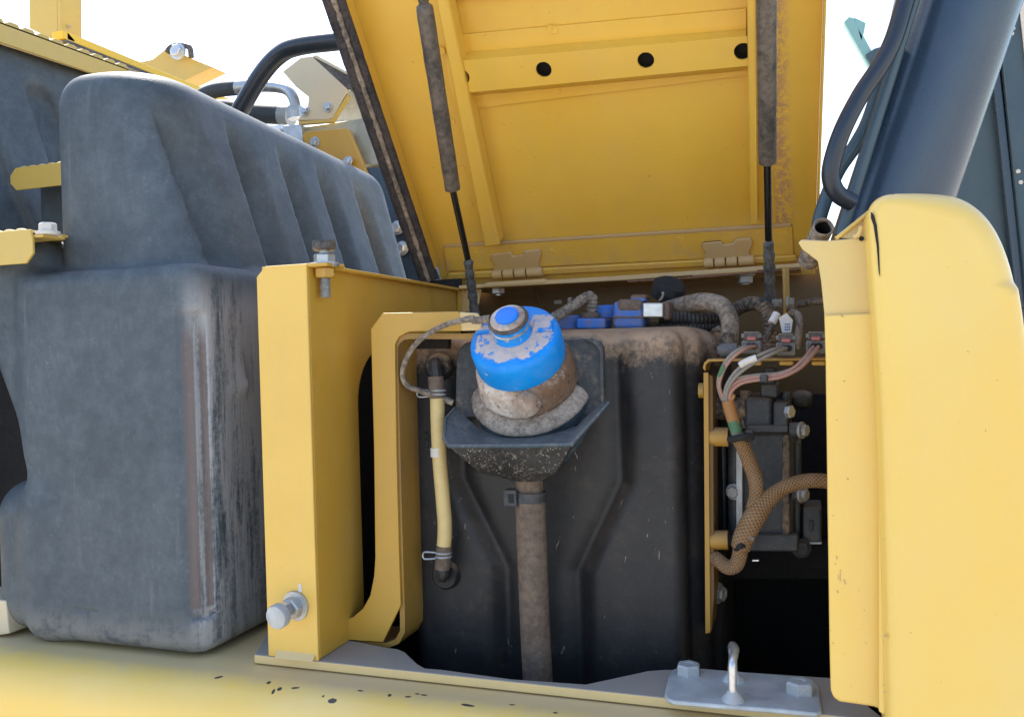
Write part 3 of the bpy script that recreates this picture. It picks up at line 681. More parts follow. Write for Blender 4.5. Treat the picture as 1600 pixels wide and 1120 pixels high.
# ---------------------------------------------------------------- hoses, guard tube and manifold behind the cover
yq = 1.72
hl = thing('hydraulic_hose', 'upper grey hydraulic hose ending in bright bent steel pipe', 'hose', PY(300, 165, yq))
part_tube('hose_body', [(285, 175, yq), (305, 157, yq), (335, 142, yq), (378, 137, yq)], 11.5, 'hose_c', hl)
part_tube('hose_ferrule', [(372, 138, yq), (396, 136, yq)], 13, 'steel', hl)
part_tube('bent_pipe', [(392, 136, yq), (425, 136, yq), (448, 141, yq), (459, 155, yq), (463, 175, yq)], 8.5, 'steel', hl)
part_tube('pipe_nut', [(460, 168, yq), (462, 186, yq)], 13, 'steel', hl, seg=6, smooth=False)
h2 = thing('hydraulic_hose', 'thick black hose lying behind the bent guard tube', 'hose', PY(330, 180, yq+.05))
part_tube('hose_body', [(300, 180, yq+.06), (345, 171, yq+.05), (395, 177, yq+.05), (447, 180, yq+.05)], 15, 'hose_c', h2)
part_tube('hose_ferrule', [(440, 180, yq+.05), (455, 181, yq+.05)], 17, 'steel_d', h2)
ft = thing('hose_fitting', 'silver hex hose fittings screwed into the manifold end', 'fitting', PY(455, 205, yq))
part_tube('hex_union', [(425, 212, yq), (446, 209, yq)], 15, 'steel', ft, seg=6, smooth=False)
part_tube('union_nut', [(402, 214, yq), (424, 212, yq)], 11, 'steel', ft, seg=6, smooth=False)
MB().prism([PY(441, 196, yq-.02), PY(470, 194, yq-.02), PY(474, 226, yq-.02), PY(443, 225, yq-.02)], (0, .04, 0)).build('elbow_block', 'bright', ft, .003)
gt = MB().tube([PY(352, 205, 1.56), PY(366, 188, 1.555), PY(405, 122, 1.545), PY(437, 86, 1.54), PY(470, 72, 1.535), PY(540, 63, 1.53), PY(640, 48, 1.53)], pr(PY(430, 100, 1.55), 14), 18, 8)
solo(gt.build('guard_tube', 'tube_k', None), 'thick black bent guard tube rising behind the cover towards the lid', 'guard tube')
mb = thing('manifold_block', 'grey metal manifold block behind the end of the fluted wall', 'manifold', PY(540, 230, 1.74))
MB().prism([PY(466, 200, 1.72), PY(575, 184, 1.72), PY(620, 255, 1.72), PY(500, 262, 1.72)], (0, .16, 0)).build('block', 'blockm', mb, .002)
MB().prism([PY(508, 190, 1.78), PY(545, 142, 1.78), PY(590, 142, 1.78), PY(600, 186, 1.78)], (0, .05, 0)).build('zinc_plate', 'galv', mb, .001)
bpz = thing('bracket_plate', 'beige angled bracket plate with two bolts above the manifold', 'bracket', PY(490, 180, 1.70))
poly = [(464, 189), (480, 168), (482, 152), (462, 136), (441, 112), (470, 90), (487, 88), (543, 140), (541, 146), (519, 185), (513, 187)]
MB().prism([PY(a, b, 1.70) for a, b in poly], (0, .012, 0)).build('plate', 'beige', bpz, .002)
MB().prism([PY(466, 189.5, 1.7005), PY(518, 186.5, 1.7005), PY(543, 147, 1.7005), PY(544, 152, 1.7005), PY(519, 191, 1.7005), PY(466, 195, 1.7005)], (0, .012, 0)).build('plate_edge', 'tread', bpz, .001)
MB().prism([PY(486, 91, 1.704), PY(493, 89, 1.704), PY(570, 133, 1.704), PY(574, 148, 1.704), PY(540, 138, 1.704)], (0, .09, 0)).build('folded_arm', 'strut', bpz, .001)
MB().prism([PY(487, 88, 1.700), PY(494, 86, 1.700), PY(573, 129, 1.700), PY(573, 133, 1.700)], (0, .10, 0)).build('arm_edge', 'beige', bpz, .001)
for q in ((477, 174), (513, 168)): bolt(bpz, PY(q[0], q[1], 1.699), (-.1, -1, .1), .0082, 'steel')
ob = thing('mounting_bracket', 'ochre yellow mounting bracket with two bolts on the manifold face', 'bracket', PY(515, 230, 1.69))
poly = [(471, 212), (478, 205), (540, 200), (545, 204), (575, 275), (500, 275), (482, 240)]
MB().prism([PY(a, b, 1.69) for a, b in poly], (0, .014, 0)).build('plate', 'panel', ob, .003)
bolt(ob, PY(492, 223, 1.689), (-.1, -1, .05), .0095, 'steel'); bolt(ob, PY(544, 253, 1.68), (-.4, -1, .3), .0095, 'steel')
wb = thing('pivot_plate', 'dark plate with two bright washered bolts between fluted wall and lid seal', 'plate', PY(625, 370, 1.66))
poly = [(560, 262), (622, 262), (652, 340), (690, 440), (600, 440), (585, 330)]
MB().prism([PY(a, b, 1.70) for a, b in poly], (0, .02, 0)).build('plate', 'navy', wb, .002)
MB().prism([PY(560, 250, 1.76), PY(612, 250, 1.76), PY(650, 330, 1.76), PY(600, 330, 1.76)], (0, .03, 0)).build('lower_web', 'inner', wb, .002)
MB().prism([PY(612, 300, 1.735), PY(622, 296, 1.735), PY(650, 420, 1.735), PY(632, 420, 1.735)], (0, .01, 0)).build('strip', 'beige', wb, .001)
for q in ((621, 356), (628, 388)): bolt(wb, PY(q[0], q[1], 1.69), (-.1, -1, .05), .0115, 'bright')

# ================================================================ compartment interior
ci = thing('compartment_wall', 'shade-darkened yellow inner walls of the open compartment under the lid hinge', 'inner wall', (-.2, 1.36, .95))
def pbox(name, mat, lo, hi, parent, bv=.001): return MB().box(lo, hi).build(name, mat, parent, bv)
zs_ = PY(960, 436, YH-.03)[2]              # underside of the hinge sill
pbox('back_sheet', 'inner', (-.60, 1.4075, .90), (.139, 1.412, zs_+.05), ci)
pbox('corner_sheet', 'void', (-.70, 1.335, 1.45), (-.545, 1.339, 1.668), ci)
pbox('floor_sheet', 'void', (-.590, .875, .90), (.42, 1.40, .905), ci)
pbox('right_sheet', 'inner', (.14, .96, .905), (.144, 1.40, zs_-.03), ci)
pbox('sun_block_sheet', 'void', (-.585, .875, .906), (-.580, 1.40, 1.638), ci)  # added dark sheet, blocks a sun streak coming through the cut-out
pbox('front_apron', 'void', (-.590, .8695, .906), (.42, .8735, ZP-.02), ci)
pbox('lower_shade_sheet', 'void', (-.45, 1.34, .905), (.20, 1.342, 1.47), ci)  # black sheet standing in for deep shade low on the back wall
sq = PX(838, 470, -.20); 
MB().tube([PY(838, 452, 1.4065), PY(842, 474, 1.4065)], .003, 6, 2).build('weld_seam', 'rustred', ci)
pbox('paint_scuff', 'steel_d', tuple(PY(866, 475, 1.404)), tuple(PY(878, 469, 1.4066)), ci, 0)
# sill carrying the hinges
sill = thing('hinge_sill', 'dusty yellow sill along the top of the compartment carrying the lid hinges', 'sill', (-.3, YH, zs_))
ys = YH-.035
def sillpt(px, py): return PY(px, py, ys)
MB().prism([sillpt(716, 446), sillpt(980, 430), sillpt(1252, 411), sillpt(1252, 418), sillpt(980, 438), sillpt(716, 452)], (0, .13, 0)).build('sill_plate', 'hinge', sill, .002)
MB().prism([PY(980, 438.5, ys+.0005), PY(1120, 429.5, ys+.0005), PY(1252, 418.5, ys+.0005), PY(1252, 420.5, ys+.0005), PY(1100, 433.5, ys+.0005), PY(980, 441, ys+.0005)], (0, .004, 0)).build('bare_edge', 'rustred', sill)
for q in ((778, 453, 'bright'), (1164, 435, 'steel_d')):
    p = PY(q[0], q[1]-5, ys+.03); bolt(sill, p, (0, 0, -1), .0108, q[2], 'nut', hl=.95)
    MB().lathe([(.0055, 0), (.0055, .014)], p, (0, 0, -1), 12).build('stud', q[2], sill)
MB().prism([PY(714, 452, YH-.02), PY(722, 446, YH-.02), PY(722, 496, YH-.02), PY(714, 496, YH-.02)], (0, .06, 0)).build('hanger_edge', 'panel', sill, .001)
MB().prism([PY(722, 447, YH-.019), PY(752, 452, YH-.019), PY(748, 475, YH-.019), PY(738, 486, YH-.019), PY(722, 488, YH-.019)], (0, .004, 0)).build('hanger_web', 'hinge', sill, .001)
hb = MB().prism([PY(1222, 416, 1.16), PY(1227, 416, 1.16), PY(1229, 492, 1.16), PY(1224, 492, 1.16)], (.004, .03, 0))
hb.build('drop_bracket', 'panel', sill, .001)

# ================================================================ lid, open, seen from below
LO = np.array([-.595, YH, PX(668, 435, -.595)[2]]); TA = radians(38.2)
E2 = np.array([0, -sin(TA), cos(TA)]); EN = np.array([0, -cos(TA), -sin(TA)])
def L(px, py, h=0.0): return PN(px, py, LO+EN*h, EN)
HS = -.045                                  # the sheet lies 45 mm behind the rim
lid = thing('hinged_lid', 'large yellow hinged lid propped open, ribbed inner side facing down', 'lid', tuple(LO))
def on(pts, h, th, name, mat, bv=.0015, **k):
    return MB().prism([L(a, b, h) for a, b in pts], -EN*th).build(name, mat, lid, bv, **k)
def ab(a, b, h): return LO+np.array([1., 0, 0])*a+E2*b+EN*h
RT = L(1286, -100, HS)[0]; 
LEN = .66
def ribx(px, py): return L(px, py, HS)
rb, rt_ = L(1273, 404, HS), L(1286, 0, HS); sl_ = (rt_-rb)/np.dot(rt_-rb, E2)
lb = L(689, 437, HS)
rtop = rb+sl_*LEN; ltop = lb+E2*LEN; ltop[0] = lb[0]; 
o = MB().prism([lb, rb, rtop, ltop], -EN*.003).build('outer_sheet', 'lid', lid, .001)
# scuffed right margin, a strip of the same sheet
s0 = L(1213, 418, HS+.0004); s1_ = L(1272, 414, HS+.0004)
o = MB().prism([L(1214, 380, HS+.0006), L(1273, 372, HS+.0006), L(1273, 372, HS+.0006)+sl_*(LEN-.06), L(1214, 380, HS+.0006)+E2*(LEN-.06)], -EN*.0005).build('scuffed_margin', 'lidedge', lid)
# left side wall, its rim and the dusty rubber seal
wa = .0; wl = L(668, 435, 0)
w0 = LO.copy(); w0[0] = wl[0]+.006
MB().prism([w0+E2*.0, w0+E2*LEN, w0+E2*LEN+EN*HS, w0+EN*HS], (-.003, 0, 0)).build('left_wall', 'lid', lid, .001)
MB().prism([ab(.012, .0, HS), ab(.012, LEN, HS), ab(.026, LEN, HS+.0), ab(.026, 0, HS), ab(.020, 0, HS+.007), ab(.018, 0, HS+.007)], (0, 0, 0)) if False else None
SP = [LO+E2*b+np.array([-.004, 0, 0])+EN*.004 for b in np.linspace(-.004, LEN, 60)]
def sealr(s, Lh): return .0088+.0010*mnoise.noise(Vector((s*60, 1.3, 2)))
MB().tube(SP, .0125, 14, 1, rf=sealr, smooth=False).build('rubber_seal', 'seal', lid)
SP2 = [LO+E2*b+np.array([.0048, 0, 0])+EN*(.0065+.0015*mnoise.noise(Vector((b*70, 0, 0)))) for b in np.linspace(0, LEN, 90)]
def dustr(s, Lh): return .0040+.0020*mnoise.noise(Vector((s*90, 5, 1)))
SP3 = [LO+E2*b+np.array([.0125, 0, 0])+EN*.001 for b in np.linspace(0, LEN, 60)]
MB().tube(SP3, .0085, 12, 1, smooth=False, rf=lambda s, Lh: .0062+.0010*mnoise.noise(Vector((s*140, 2, 7)))).build('flocked_band', 'seal', lid)
MB().tube(SP2, .005, 10, 1, rf=dustr, smooth=False).build('seal_lip', 'hose_t', lid)
# right side wall folded away from us
MB().prism([rb, rb+sl_*LEN, rb+sl_*LEN+EN*.03, rb+EN*.03], (.003, 0, 0)).build('right_wall', 'lid', lid, .001)
# stiffeners: left hat (sloping flank), right hat, cross bar with holes, flanges
def hat(pts_low, pts_high, h, name, mat='lid'):
    """a sloping flank between two polylines on the sheet (low) and h above it (high)"""
    m = MB(); n = len(pts_low)
    A = [L(a, b, HS+.001) for a, b in pts_low]; B = [L(a, b, HS+h) for a, b in pts_high]
    m.add(A+B, [(i, i+1, n+i+1, n+i) for i in range(n-1)])
    return m.build(name, mat, lid)
def strip_slab(p0, p1, p2, p3, h, name, mat='lid', bv=.002): return on([p0, p1, p2, p3], HS+h, h-.0006, name, mat, bv)
# left vertical stiffener, a raised channel from top to the hinge strip
strip_slab((664, -80), (684, -80), (781, 384), (757, 388), .032, 'left_stiffener', bv=.004)
strip_slab((1166, -60), (1180, -60), (1183, 352), (1172, 353), .032, 'right_stiffener', bv=.003)
# flat welded flange sheets beside the cross bar (thin raised lines seen in the photograph)
strip_slab((708, 56), (1166, 14), (1166, 50), (716, 86), .0042, 'upper_weld_flange', bv=.0004)
strip_slab((722, 138), (1170, 96), (1170, 118), (740, 170), .0042, 'lower_weld_flange', bv=.0004)
# the cross bar proper: hat section with four round holes
hb_ = .026
P00, P10 = L(716, 152, HS+.0045), L(1171, 110, HS+.0045); P01, P11 = L(706, 84, HS+.0045), L(1166, 46, HS+.0045)
Q00, Q10 = L(722, 146, HS+hb_), L(1171, 103, HS+hb_); Q01, Q11 = L(712, 96, HS+hb_), L(1166, 57, HS+hb_)
MB().add([P00, P10, Q10, Q00], [(0, 1, 2, 3)]).build('bar_lower_flank', 'lid', lid)
MB().add([P01, P11, Q11, Q01], [(0, 1, 2, 3)]).build('bar_upper_flank', 'lid', lid)
def bil(u, v): return (Q00*(1-u)+Q10*u)*(1-v)+(Q01*(1-u)+Q11*u)*v
holes = [L(722, 125, HS+hb_), L(849, 107, HS+hb_), L(1009, 86, HS+hb_), L(1162, 65, HS+hb_)]
ex = (Q10-Q00)/np.linalg.norm(Q10-Q00); ey = np.cross(EN, ex); ey /= np.linalg.norm(ey)
if np.dot(ey, E2) < 0: ey = -ey
us = []
for h in holes: us.append(np.dot(h-Q00, ex)/np.linalg.norm(Q10-Q00))
rh = pr(holes[1], 12.6)
W_ = np.linalg.norm(Q10-Q00); u0_, u1_ = min(0, us[0]-.05), 1.0
u1_ = max(1.0, us[3]+.04)
bounds = [u0_] + [(us[i]+us[i+1])/2 for i in range(3)] + [u1_]
m = MB(); mi = MB(); nseg = 40
for i in range(4):
    c = bil(us[i], .5); corners = [bil(bounds[i], 0), bil(bounds[i+1], 0), bil(bounds[i+1], 1), bil(bounds[i], 1)]
    outer = []
    for k in range(nseg):
        e = k*4//nseg; f_ = (k-e*nseg/4)/(nseg/4); outer.append(corners[e]*(1-f_)+corners[(e+1) % 4]*f_)
    inner, back = [], []
    a0_ = math.atan2(np.dot(corners[0]-c, ey), np.dot(corners[0]-c, ex))
    for k in range(nseg):
        d = outer[k]-c; a = math.atan2(np.dot(d, ey), np.dot(d, ex))
        inner.append(c+(ex*cos(a)+ey*sin(a))*rh); back.append(c+(ex*cos(a)+ey*sin(a))*rh-EN*.0035)
    m.add(outer+inner+back, [(k, (k+1) % nseg, nseg+(k+1) % nseg, nseg+k) for k in range(nseg)]+[(nseg+k, nseg+(k+1) % nseg, 2*nseg+(k+1) % nseg, 2*nseg+k) for k in range(nseg)])
m.build('cross_bar', 'lid', lid, recalc=True)
MB().prism([L(720, 147, HS+.006), L(1171, 106, HS+.006), L(1166, 54, HS+.006), L(716, 92, HS+.006)], EN*.001).build('bar_hole_shade', 'void', lid)  # black sheet standing in for the shade inside the holes
MB().prism([ltop*0+lb+E2*-.028, rb+E2*-.028, rb, lb], -EN*.003).build('bottom_turn', 'lid', lid, .001)
# second cross bar near the top edge of the picture and beyond
strip_slab((700, -60), (1166, -60), (1166, -26), (700, 2), .010, 'upper_cross_bar', bv=.004)
# hinge reinforcement strip with rows of spot welds
strip_slab((693, 388), (1238, 355), (1240, 398), (698, 424), .004, 'hinge_strip', bv=.0012)
for q in ((712, 405), (744, 397), (862, 394), (956, 392), (1062, 376), (1222, 380), (1226, 362), (760, 345), (750, 332), (866, 47), (860, 46), (1000, 120), (870, 142), (722, 205), (734, 318), (690, 80), (706, 190), (722, 263)):
    p = L(q[0], q[1], HS+(.0042 if q[1] > 355 else .0046 if q[1] < 150 else .0006))
    MB().lathe([(.0055, 0), (.0050, .0006), (.0035, .0004)], p, EN, 16).build('spot_weld', 'lid', lid)
on([(700, 428), (1244, 400), (1245, 409), (696, 438)], HS+.008, .006, 'bottom_fold', 'lid', .002)
on([(693, 384), (1236, 350), (1236, 355), (693, 388)], HS+.0052, .004, 'dust_ledge', 'hinge', .001)
def hinge(cx, cy, k):
    lf = on([(cx-38, cy-18), (cx-8, cy-21), (cx-4, cy-15), (cx+10, cy-17), (cx+14, cy-23), (cx+38, cy-26), (cx+41, cy-18), (cx+36, cy-4), (cx+38, cy+4), (cx-34, cy+9), (cx-33, cy-3), (cx-39, cy-9)], HS+.0095, .005, 'hinge_leaf', 'hinge', .0025)
    for i, (a, b) in enumerate(((-35, -20), (-18, -2), (0, 17), (19, 43))):
        P0 = L(cx+a, cy+11-a*.065, HS+.010); P1 = L(cx+b, cy+11-b*.065, HS+.010)
        kn = MB().tube([P0, P1], .0078, 16, 1).build('hinge_knuckle', 'hinge', lid, .0012); kn.parent = lf
        kn.matrix_parent_inverse = Matrix.Identity(4)
    MB().prism([PY(cx-46, cy+25, ys-.001), PY(cx+48, cy+19, ys-.001), PY(cx+50, cy+27, ys-.001), PY(cx-56, cy+34, ys-.001)], (0, .03, 0)).build('hinge_base', 'hinge', sill, .003)
hinge(805, 416, 0); hinge(1135, 398, 1)

# ================================================================ gas struts
def strut(label, pts, rb_, yb, yt):
    (ax, ay), (bx, by), (cx, cy), (dx, dy) = pts
    f_ = lambda py: yt+(yb-yt)*(py-ay)/(dy-ay)
    A, B, Cc, D = PY(ax, ay, f_(ay)), PY(bx, by, f_(by)), PY(cx, cy, f_(cy)), PY(dx, dy, f_(dy))
    D0 = A+(D-A); t = thing('gas_strut', label, 'gas strut', tuple(D), 'gas struts holding the lid open')
    v = (B-A); ln = np.linalg.norm(v); v = v/ln; r = pr((A+B)/2, rb_)
    def dsp(p): return .0006*mnoise.noise(Vector(p*90))
    MB().lathe([(r*.4, -.03), (r*.45, -.004), (r*.93, 0), (r, .004)]+[(r, .004+(ln-.012)*i/24) for i in range(1, 25)]+[(r*.96, ln-.003), (r*.5, ln)], A, v, 24, dsp).build('cylinder', 'strut', t)
    if pts[0][1] > 0:
        MB().lathe([(r*.62, -.05), (r*.62, -.006), (r*.5, -.001)], A, v, 16).build('end_neck', 'strut', t)
    MB().tube([B, Cc], pr(B, rb_*.40), 16, 1).build('rod', 'rod', t)
    u = (D-Cc); lu = np.linalg.norm(u); u /= lu; r2 = pr(D, rb_*.5)
    def d2(p): return .0012*mnoise.noise(Vector(p*120))
    MB().lathe([(r2*.7, 0), (r2, .004)]+[(r2*(1.05+.12*sin(i*1.9)), lu*i/16) for i in range(1, 15)]+[(r2*1.15, lu*.93), (r2*1.3, lu)], Cc, u, 18, d2).build('end_fitting', 'strut_end', t)
    return t
strut('left gas strut with scraped dusty barrel reaching down behind the blue cap', [(663, 10), (708, 299), (731, 405), (742, 490)], 13, 1.215, .985)
strut('right gas strut with dusty grey barrel, its end among the hoses and connectors', [(1197, -40), (1199, 257), (1201, 375), (1203, 468)], 15, 1.14, .90)

# ================================================================ tank strap bracket
YK = .92
bk = thing('tank_bracket', 'yellow sheet bracket with rounded bent strap framing the tank left side', 'bracket', tuple(PY(580, 1003, YK)))
outer = [(598, 489), (716, 486.5), (722, 493), (722, 517), (640, 518)]
inn = [(630, 522), (622, 527), (617, 538), (617, 560), (619, 700), (623, 860), (626, 945), (598, 1003)]
lft = [(535, 999), (535, 970), (552, 963), (567, 950), (578, 930), (584, 900), (586, 870), (584, 700), (579, 514)]
MB().prism([PY(a, b, YK) for a, b in outer+inn+lft], (0, .004, 0)).build('front_plate', 'panel', bk, .0012)
MB().prism([PY(a, b, YK-.0025) for a, b in ((718, 487), (746, 489), (752, 500), (752, 516), (721, 517))], (0, .004, 0)).build('arm_tip', 'plate', bk, .001)
path = [(760, 521)] + [(640, 521)] + [(628, 523), (619, 530), (614, 541)] + [(614, 560), (619, 760), (625, 965)] + [(625, 985), (618, 998), (604, 1004)] + [(556, 1001)]
o_ = [PY(a, b, YK+.0046) for a, b in path]
i_ = []
for k, p in enumerate(o_):
    a = o_[max(k-1, 0)]; b = o_[min(k+1, len(o_)-1)]; tt = b-a; tt /= np.linalg.norm(tt); nn = np.cross(tt, [0, 1, 0]); 
    i_.append(p+nn*.0065*(1 if nn[0]*1+0 >= -2 else -1))
m = MB(); n = len(o_)
cen = PY(800, 760, YK)
if np.linalg.norm(i_[5]-cen) > np.linalg.norm(o_[5]-cen): i_ = [2*a-b for a, b in zip(o_, i_)]
dy = np.array([0, .062, 0])
m.add(o_+i_+[p+dy for p in o_]+[p+dy for p in i_], [f for k in range(n-1) for f in ((k, k+1, n+k+1, n+k), (n+k, n+k+1, 3*n+k+1, 3*n+k), (2*n+k, 2*n+k+1, k+1, k), (2*n+k, 3*n+k, 3*n+k+1, 2*n+k+1))])
m.build('bent_strap', 'strap', bk, 0, sharp=50)
MB().prism([PY(640, 530, .975), PY(700, 530, .975), PY(700, 545, .975), PY(640, 545, .975)], (0, .01, 0)).build('pad', 'void', bk)

# ================================================================ tank
YT = .975
TX0, TX1 = PY(637, 700, YT)[0], PY(1066, 700, YT)[0]; TZ = PY(850, 521, YT+.02)[2]
c_hi = PY(835, 740, YT); c_lo = PY(840, 1000, YT)
def tank(x, y, z):
    d = rbox(x, y, z, (TX0, YT, .96), (TX1, 1.24, TZ), .019)
    d2 = rbox(x, y, z, (TX0+.01, YT+.034, .96), (TX1+.022, 1.24, TZ+.004), .03)
    d3 = rbox(x, y, z, (TX0+.01, YT+.062, .96), (TX1+.036, 1.24, TZ+.001), .03)
    d = smin(d, smin(d2, d3, .006), .006)
    zk = PY(800, 890, YT)[2]; zu = PY(800, 750, YT)[2]
    hw = np.interp(z.ravel() if hasattr(z, 'ravel') else z, [.9, zk, zu, zu+.05], [.045, .045, .098, .098]).reshape(z.shape)
    xc = c_lo[0]+(c_hi[0]-c_lo[0])*0+.004
    edge = np.abs(np.abs(x-xc)-hw)
    hw2 = smax(edge-.007, y-(YT+.020), .026)
    d = smax(d, -hw2, .026)
    rec = smax(np.abs(x-xc)-hw, y-(YT+.006), .012); d = smax(d, -rec, .010)
    return d
tk = thing('fluid_tank', 'black moulded fluid tank with dusty shoulders and recessed front channel', 'tank', (-.3, YT, .96))
sdf_mesh(tank, (TX0-.02, YT-.02, .94), (TX1+.06, 1.26, TZ+.025), .0042).build('tank_body', 'tank', tk, sharp=180, recalc=False)
fz = lambda px, py: PY(px, py, YT-.0012)
for (a, b, c, d) in ((665, 675, 668.5, 697), (665, 675, 680, 678), (665, 685, 676, 688), (662, 701, 684, 703.5)):
    p, q = fz(a, d), fz(c, b); MB().box((p[0], YT-.0016, p[2]), (q[0], YT+.002, q[2])).build('level_mark', 'black', tk, .0004)

# ---- splash tray round the filler neck
tr = thing('splash_tray', 'black angular splash tray under the filler neck, mud and grit inside', 'splash tray', tuple(PY(827, 752, .93)))
yb_ = .962
Lb, Rb = PY(711, 640, yb_), PY(944, 634, yb_)
Ltop = [PY(712, 600, yb_), PY(713, 560, yb_), PY(717, 544, yb_), PY(728, 535, yb_), PY(800, 533, yb_), PY(925, 528, yb_), PY(936, 532, yb_), PY(942, 543, yb_), PY(944, 600, yb_)]
MB().prism([Lb, PY(714, 652, yb_)] + [PY(938, 648, yb_), Rb] + Ltop[::-1], (0, .005, 0)).build('back_plate', 'tray', tr, .0015)
MB().prism([PY(908, 529, yb_-.010), PY(925, 528, yb_-.010), PY(936, 532, yb_-.010), PY(942, 543, yb_-.010), PY(944, 634, yb_-.010), PY(938, 636, yb_-.010), PY(936, 548, yb_-.010), PY(928, 537, yb_-.010)], (0, .010, 0)).build('back_rim', 'tray', tr, .001)
yf = .868
rim = [PY(711, 638, yb_-.004), PY(696, 655, .935), PY(694, 684, .885), PY(701, 697, yf), PY(800, 697, yf-.004), PY(893, 695, yf), PY(951, 630, .940), PY(944, 628, yb_-.004)]
sump = [PY(806, 752, .945), PY(803, 752, .935), PY(803, 752, .925), PY(808, 752, .917), PY(827, 753, .913), PY(846, 751, .917), PY(851, 750, .933), PY(849, 751, .945)]
mid = [r*.52+s*.48+np.array([0, -.006 if 1 < i < 6 else 0, -.010 if i in (2, 3, 4, 5) else 0]) for i, (r, s) in enumerate(zip(rim, sump))]
cenr = sum(rim)/len(rim)
def inset(P, k, dz): return [p+(cenr-p)*k+np.array([0, 0, dz]) for p in P]
rin = inset(rim, .035, 0); rlow = [p*.62+s*.38+(cenr-p)*.05+np.array([0, 0, .008]) for p, s in zip(rim, sump)]
n = len(rim); m = MB()
m.add(rim+mid+sump, [f for k in range(n-1) for f in ((k, k+1, n+k+1, n+k), (n+k, n+k+1, 2*n+k+1, 2*n+k))]); m.build('bowl_outside', 'grit', tr, 0, 22)
m = MB(); m.add(rim+rin, [(k, k+1, n+k+1, n+k) for k in range(n-1)]); m.build('bowl_rim', 'tray_in', tr, 0, 30)
m = MB(); m.add(rin+rlow, [(k, k+1, n+k+1, n+k) for k in range(n-1)]+[tuple(range(n, 2*n))]); m.build('bowl_inside', 'tray_in', tr, 0, 25)
RT_ = catmull([rim[0], rim[1], rim[2], rim[3]], 1)
MB().tube(rim, .0022, 8, 1, smooth=False).build('rim_bead', 'tray_in', tr)

# ================================================================ filler neck and blue cap
AXC = np.array([.0, -.70, .714]); AXC /= np.linalg.norm(AXC)
cm = PY(808, 540, .925); capR = pr(cm, 72.5); capH = .040
cb0 = cm-AXC*capH*.5
nk = thing('filler_neck', 'mud caked pale filler neck between the blue cap and the tray', 'filler neck', tuple(cb0-AXC*.09))
def mud_d(p):
    v = Vector(p)
    return .0007*mnoise.fractal(v*60, 1.0, 2.0, 3)+.0009*mnoise.noise(v*190)+.0004*mnoise.noise(v*420)
prof = [(.040, .004), (.048, .002), (.0520, -.003), (.0555, -.006), (.0570, -.010), (.0578, -.018), (.0590, -.0300), (.0600, -.0345), (.0592, -.0370), (.0560, -.0380), (.0540, -.052)]
pp = []
for i in range(len(prof)-1):
    for k in range(3): f_ = k/3; pp.append((prof[i][0]*(1-f_)+prof[i+1][0]*f_, prof[i][1]*(1-f_)+prof[i+1][1]*f_))
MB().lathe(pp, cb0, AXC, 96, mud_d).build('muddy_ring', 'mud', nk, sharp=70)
MB().lathe([(.050, -.0385), (.0590, -.0392), (.0640, -.0410), (.0690, -.0440), (.0725, -.0475), (.0742, -.0500), (.0735, -.0518), (.066, -.0525)], cb0, AXC, 96, lambda p: mud_d(p)*.6).build('collar', 'collar', nk, sharp=70)
MB().lathe([(.060, -.0505), (.0725, -.0510), (.0732, -.054), (.0725, -.085), (.066, -.125)], cb0, AXC, 64).build('base_ring', 'tray_in', nk)
# a lump of mud at the front of the ring
lp = PY(812, 632, .885)
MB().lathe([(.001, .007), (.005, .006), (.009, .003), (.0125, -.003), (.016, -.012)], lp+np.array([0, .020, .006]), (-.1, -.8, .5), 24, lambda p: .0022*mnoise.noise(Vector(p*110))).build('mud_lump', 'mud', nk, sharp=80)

cp = thing('filler_cap', 'bright blue screw cap with dusty crown and centre knob', 'cap', tuple(cb0))
cp.rotation_euler = Matrix(((1, 0, 0), (0, 1, 0), (0, 0, 1))).to_euler()
Zc = Vector(AXC); Xc = Vector((1, 0, 0)); Yc = Zc.cross(Xc).normalized()
ROTC = Matrix((Xc, Yc, Zc)).transposed()
cp.rotation_euler = ROTC.to_euler()
def local(mb, name, mat, parent, **k):
    """build in the cap's own frame"""
    o = mb.build(name, mat, None, **k); o.parent = parent; return o
R_ = capR
m = MB(); prof = [(R_*.90, -.002), (R_*.985, 0), (R_, .003), (R_*1.0, .027), (R_*.985, .031), (R_*.95, .0345), (R_*.90, .0362), (R_*.62, .0385), (R_*.42, .0392), (R_*.38, .039)]
m.lathe(prof, seg=96); local(m, 'cap_body', 'cap', cp, sharp=50)
kr = .0200
ks = local(MB().lathe([(kr*1.22, .037), (kr*1.10, .0395), (kr*1.02, .043), (kr*.98, .052), (kr*1.06, .0525), (kr*1.06, .0555), (kr*1.0, .0565), (kr*1.0, .0590)], seg=56), 'knob', 'capk', cp, sharp=30)
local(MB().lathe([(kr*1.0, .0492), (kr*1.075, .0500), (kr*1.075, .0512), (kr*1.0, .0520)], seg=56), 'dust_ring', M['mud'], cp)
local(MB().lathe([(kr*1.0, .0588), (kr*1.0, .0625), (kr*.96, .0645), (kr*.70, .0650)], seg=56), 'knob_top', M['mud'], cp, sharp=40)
local(MB().lathe([(kr*.66, .064), (kr*.66, .0672), (kr*.60, .0685), (kr*.3, .0690)], seg=48), 'button', M['cap'] if False else NT('clean_blue_button').done((.0, .19, .76), .35), cp, sharp=40)
# flat wing faces either side of the knob
for sgn in (-1, 1):
    m = MB(); y0, y1 = .003, .019
    m.prism([(sgn*(kr+.002), y0, .0386), (sgn*R_*.86, y0, .0366), (sgn*R_*.80, y1, .0366), (sgn*(kr+.002), y1, .0386)], (0, 0, .0028)); local(m, 'raised_pad', 'cap', cp, bevel=.0012)
